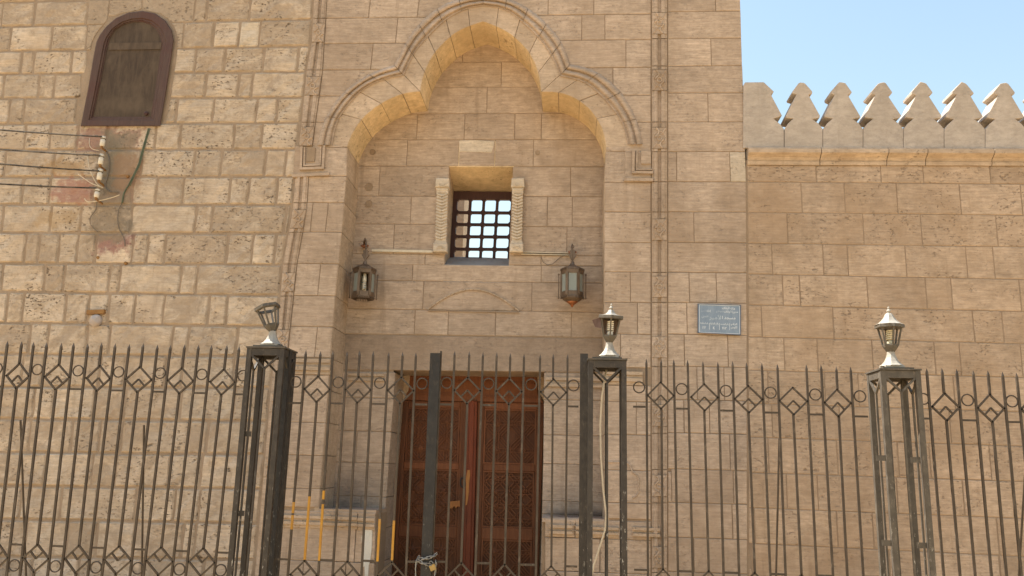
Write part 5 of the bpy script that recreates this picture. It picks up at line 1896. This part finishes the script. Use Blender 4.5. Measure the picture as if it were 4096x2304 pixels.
text_on_plaque('لأمير', 790, 1068, 762, 132, M['faded_paint'])
text_on_plaque('حسن', 620, 775, 712, 80, M['faded_paint'])
text_on_plaque('الرقم', 1300, 1440, 890, 66, M['white_paint'])
text_on_plaque('الكودى', 1295, 1440, 962, 70, M['white_paint'])
text_on_plaque('رقم المسجد', 1045, 1245, 885, 60, M['white_paint'])
text_on_plaque('رقم الإدارة', 818, 1010, 876, 66, M['white_paint'])
text_on_plaque('رقم المحافظة', 585, 770, 862, 58, M['white_paint'])
text_on_plaque('١١٢', 1092, 1200, 970, 56, M['white_paint'], True)
text_on_plaque('٤', 880, 930, 966, 64, M['white_paint'], True)
text_on_plaque('٢٢', 635, 718, 958, 58, M['white_paint'], True)

# ------------------------------------------------------------------ power lines and insulators on the rough wall
ins_px = [(413, 545, 585), (406, 616, 658), (401, 676, 720), (390, 756, 790)]
names = ['topmost of the four porcelain insulators under the arched window', 'second porcelain insulator from the top, with a curled wire end', 'third porcelain insulator from the top, bluish white', 'lowest of the four porcelain insulators, beside the red paint']
wl = [((0, 502), 547), ((0, 580), 622), ((0, 638), 684), ((0, 720), 752)]
wnames = ['highest of the four power lines reaching the rough wall', 'second power line from the top, with a loose end', 'third power line from the top, twisted at the insulator', 'lowest of the four power lines reaching the rough wall']
for k, (x, ya, yb) in enumerate(ins_px):
    Y = -.12
    a, b = P(x + 2, ya, Y), P(x - 5, yb, Y)
    H = a.z - b.z
    c = (a + b) / 2
    mb = MB()
    ax = (a - b).normalized()
    Tm = Vector((0, 0, 1)).rotation_difference(ax).to_matrix()
    mb.lathe([(.020, -H / 2), (.030, -H / 2 + .008), (.030, H * .10), (.022, H * .18), (.022, H * .26), (.029, H * .34), (.027, H / 2 - .004), (.015, H / 2)], 12, c, 0, Tm)
    o = mb.build('insulator', M['porcelain'], smooth=True)
    tag(o, names[k], 'insulator', 'insulators on the wall')
    mb = MB()
    mb.tube([c - ax * (H / 2 + .028), c - ax * (H / 2 - .004)], .017, 8)
    mb.tube([c - ax * (H / 2 + .02), Vector((c.x + .01, .01, c.z - H / 2 - .04))], .012, 6)
    mb.build('bracket_pin', M['rust'], o)
    (x0_, y0_), y1_ = wl[k]
    end = P(x - 6, y1_, Y - .03)
    slope_ = (y1_ - y0_) / (x - 6.0)
    Yfar = -3.2
    far = P(-900, y0_ - 900 * slope_ * .8, Yfar)
    pts = []
    nn = 40
    for i in range(nn + 1):
        u = i / nn
        p = end.lerp(far, u)
        p.z -= .10 * 4 * u * (1 - u) * .35
        pts.append(p)
    mb = MB()
    mb.tube(pts, .0095, 5)
    # twisted tail by the insulator
    tw = []
    for i in range(25):
        u = i / 24
        p = end.lerp(far, u * .028)
        tw.append(p + Vector((0, .008 * math.cos(u * 40), .010 * math.sin(u * 40))))
    mb.tube(tw, .0048, 5)
    ringp = [c + ax * H * .22 + Tm @ Vector((.026 * math.cos(q), .026 * math.sin(q), 0)) for q in [2 * math.pi * j / 12 for j in range(12)]]
    mb.tube(ringp, .0055, 5, True)
    w_ = mb.build('power_line', M['wire'])
    tag(w_, wnames[k], 'wire', 'power lines reaching the wall')
def wire(name, label, pts, r_, mat, Y=-.03):
    # smooth through the pixel points
    q = [P(x, y, Y) for x, y in pts]
    out = []
    for i in range(len(q) - 1):
        p0, p1, p2, p3 = q[max(0, i - 1)], q[i], q[i + 1], q[min(len(q) - 1, i + 2)]
        for k in range(6):
            u = k / 6
            out.append(.5 * ((2 * p1) + (p2 - p0) * u + (2 * p0 - 5 * p1 + 4 * p2 - p3) * u * u + (3 * p1 - p0 - 3 * p2 + p3) * u ** 3))
    out.append(q[-1])
    mb = MB(); mb.tube(out, r_, 5)
    o = mb.build(name, mat, smooth=True)
    tag(o, label, 'cable')
c6 = lambda *l: [(280 + x * .4004, 480 + y * .4004) for x, y in l]
wire('green_cable', 'green cable running down from the foot of the arched window', c6((785, 85), (752, 200), (715, 330), (690, 430), (640, 540), (590, 640), (540, 730), (520, 830)), .0095, M['green_wire'])
wire('green_cable', 'thin grey green cable beside the thicker one under the arched window', c6((800, 85), (768, 190), (728, 330), (700, 440), (655, 530), (598, 660)), .006, M['green_wire'], -.04)
wire('thin_cable', 'thin dark cable hanging down to the lowest red paint patch', c6((520, 830), (485, 900), (475, 990), (490, 1080), (525, 1150), (545, 1210), (548, 1260)), .0055, M['grey_wire'])
wire('thin_cable', 'thin dark cable curving below the lowest insulator', c6((270, 800), (255, 900), (205, 970), (205, 1040), (250, 1095), (280, 1120)), .0045, M['grey_wire'])
wire('loose_wire', 'pale wire curling from the second power line down to the cables', c6((170, 350), (180, 400), (195, 480), (225, 560), (260, 625), (300, 665)), .0055, M['pale_wire'], -.10)
wire('loose_wire', 'pale wire slanting from the third power line down to the right', c6((80, 540), (150, 590), (230, 640), (330, 675)), .0055, M['pale_wire'], -.10)
wire('loose_wire', 'pale wire sagging in a long curve below the insulators', c6((145, 785), (165, 810), (215, 818), (320, 800), (420, 775), (495, 748)), .0055, M['pale_wire'], -.08)
wire('loose_wire', 'short pale wire hooked below the topmost power line', c6((195, 180), (195, 250), (225, 290), (290, 305)), .004, M['pale_wire'], -.08)
wire('bundled_cable', 'grey bundled cable bowed behind the insulators', c6((345, 290), (385, 370), (392, 450), (375, 560), (350, 660), (400, 715), (480, 720)), .010, M['grey_wire'], -.035)

# stone kerb that carries the railing
mb = MB(); mb.bx(-9, 9, YF - .15, YF + .15, 0, .115)
tag(mb.build('kerb', M['plaster']), kind='structure')
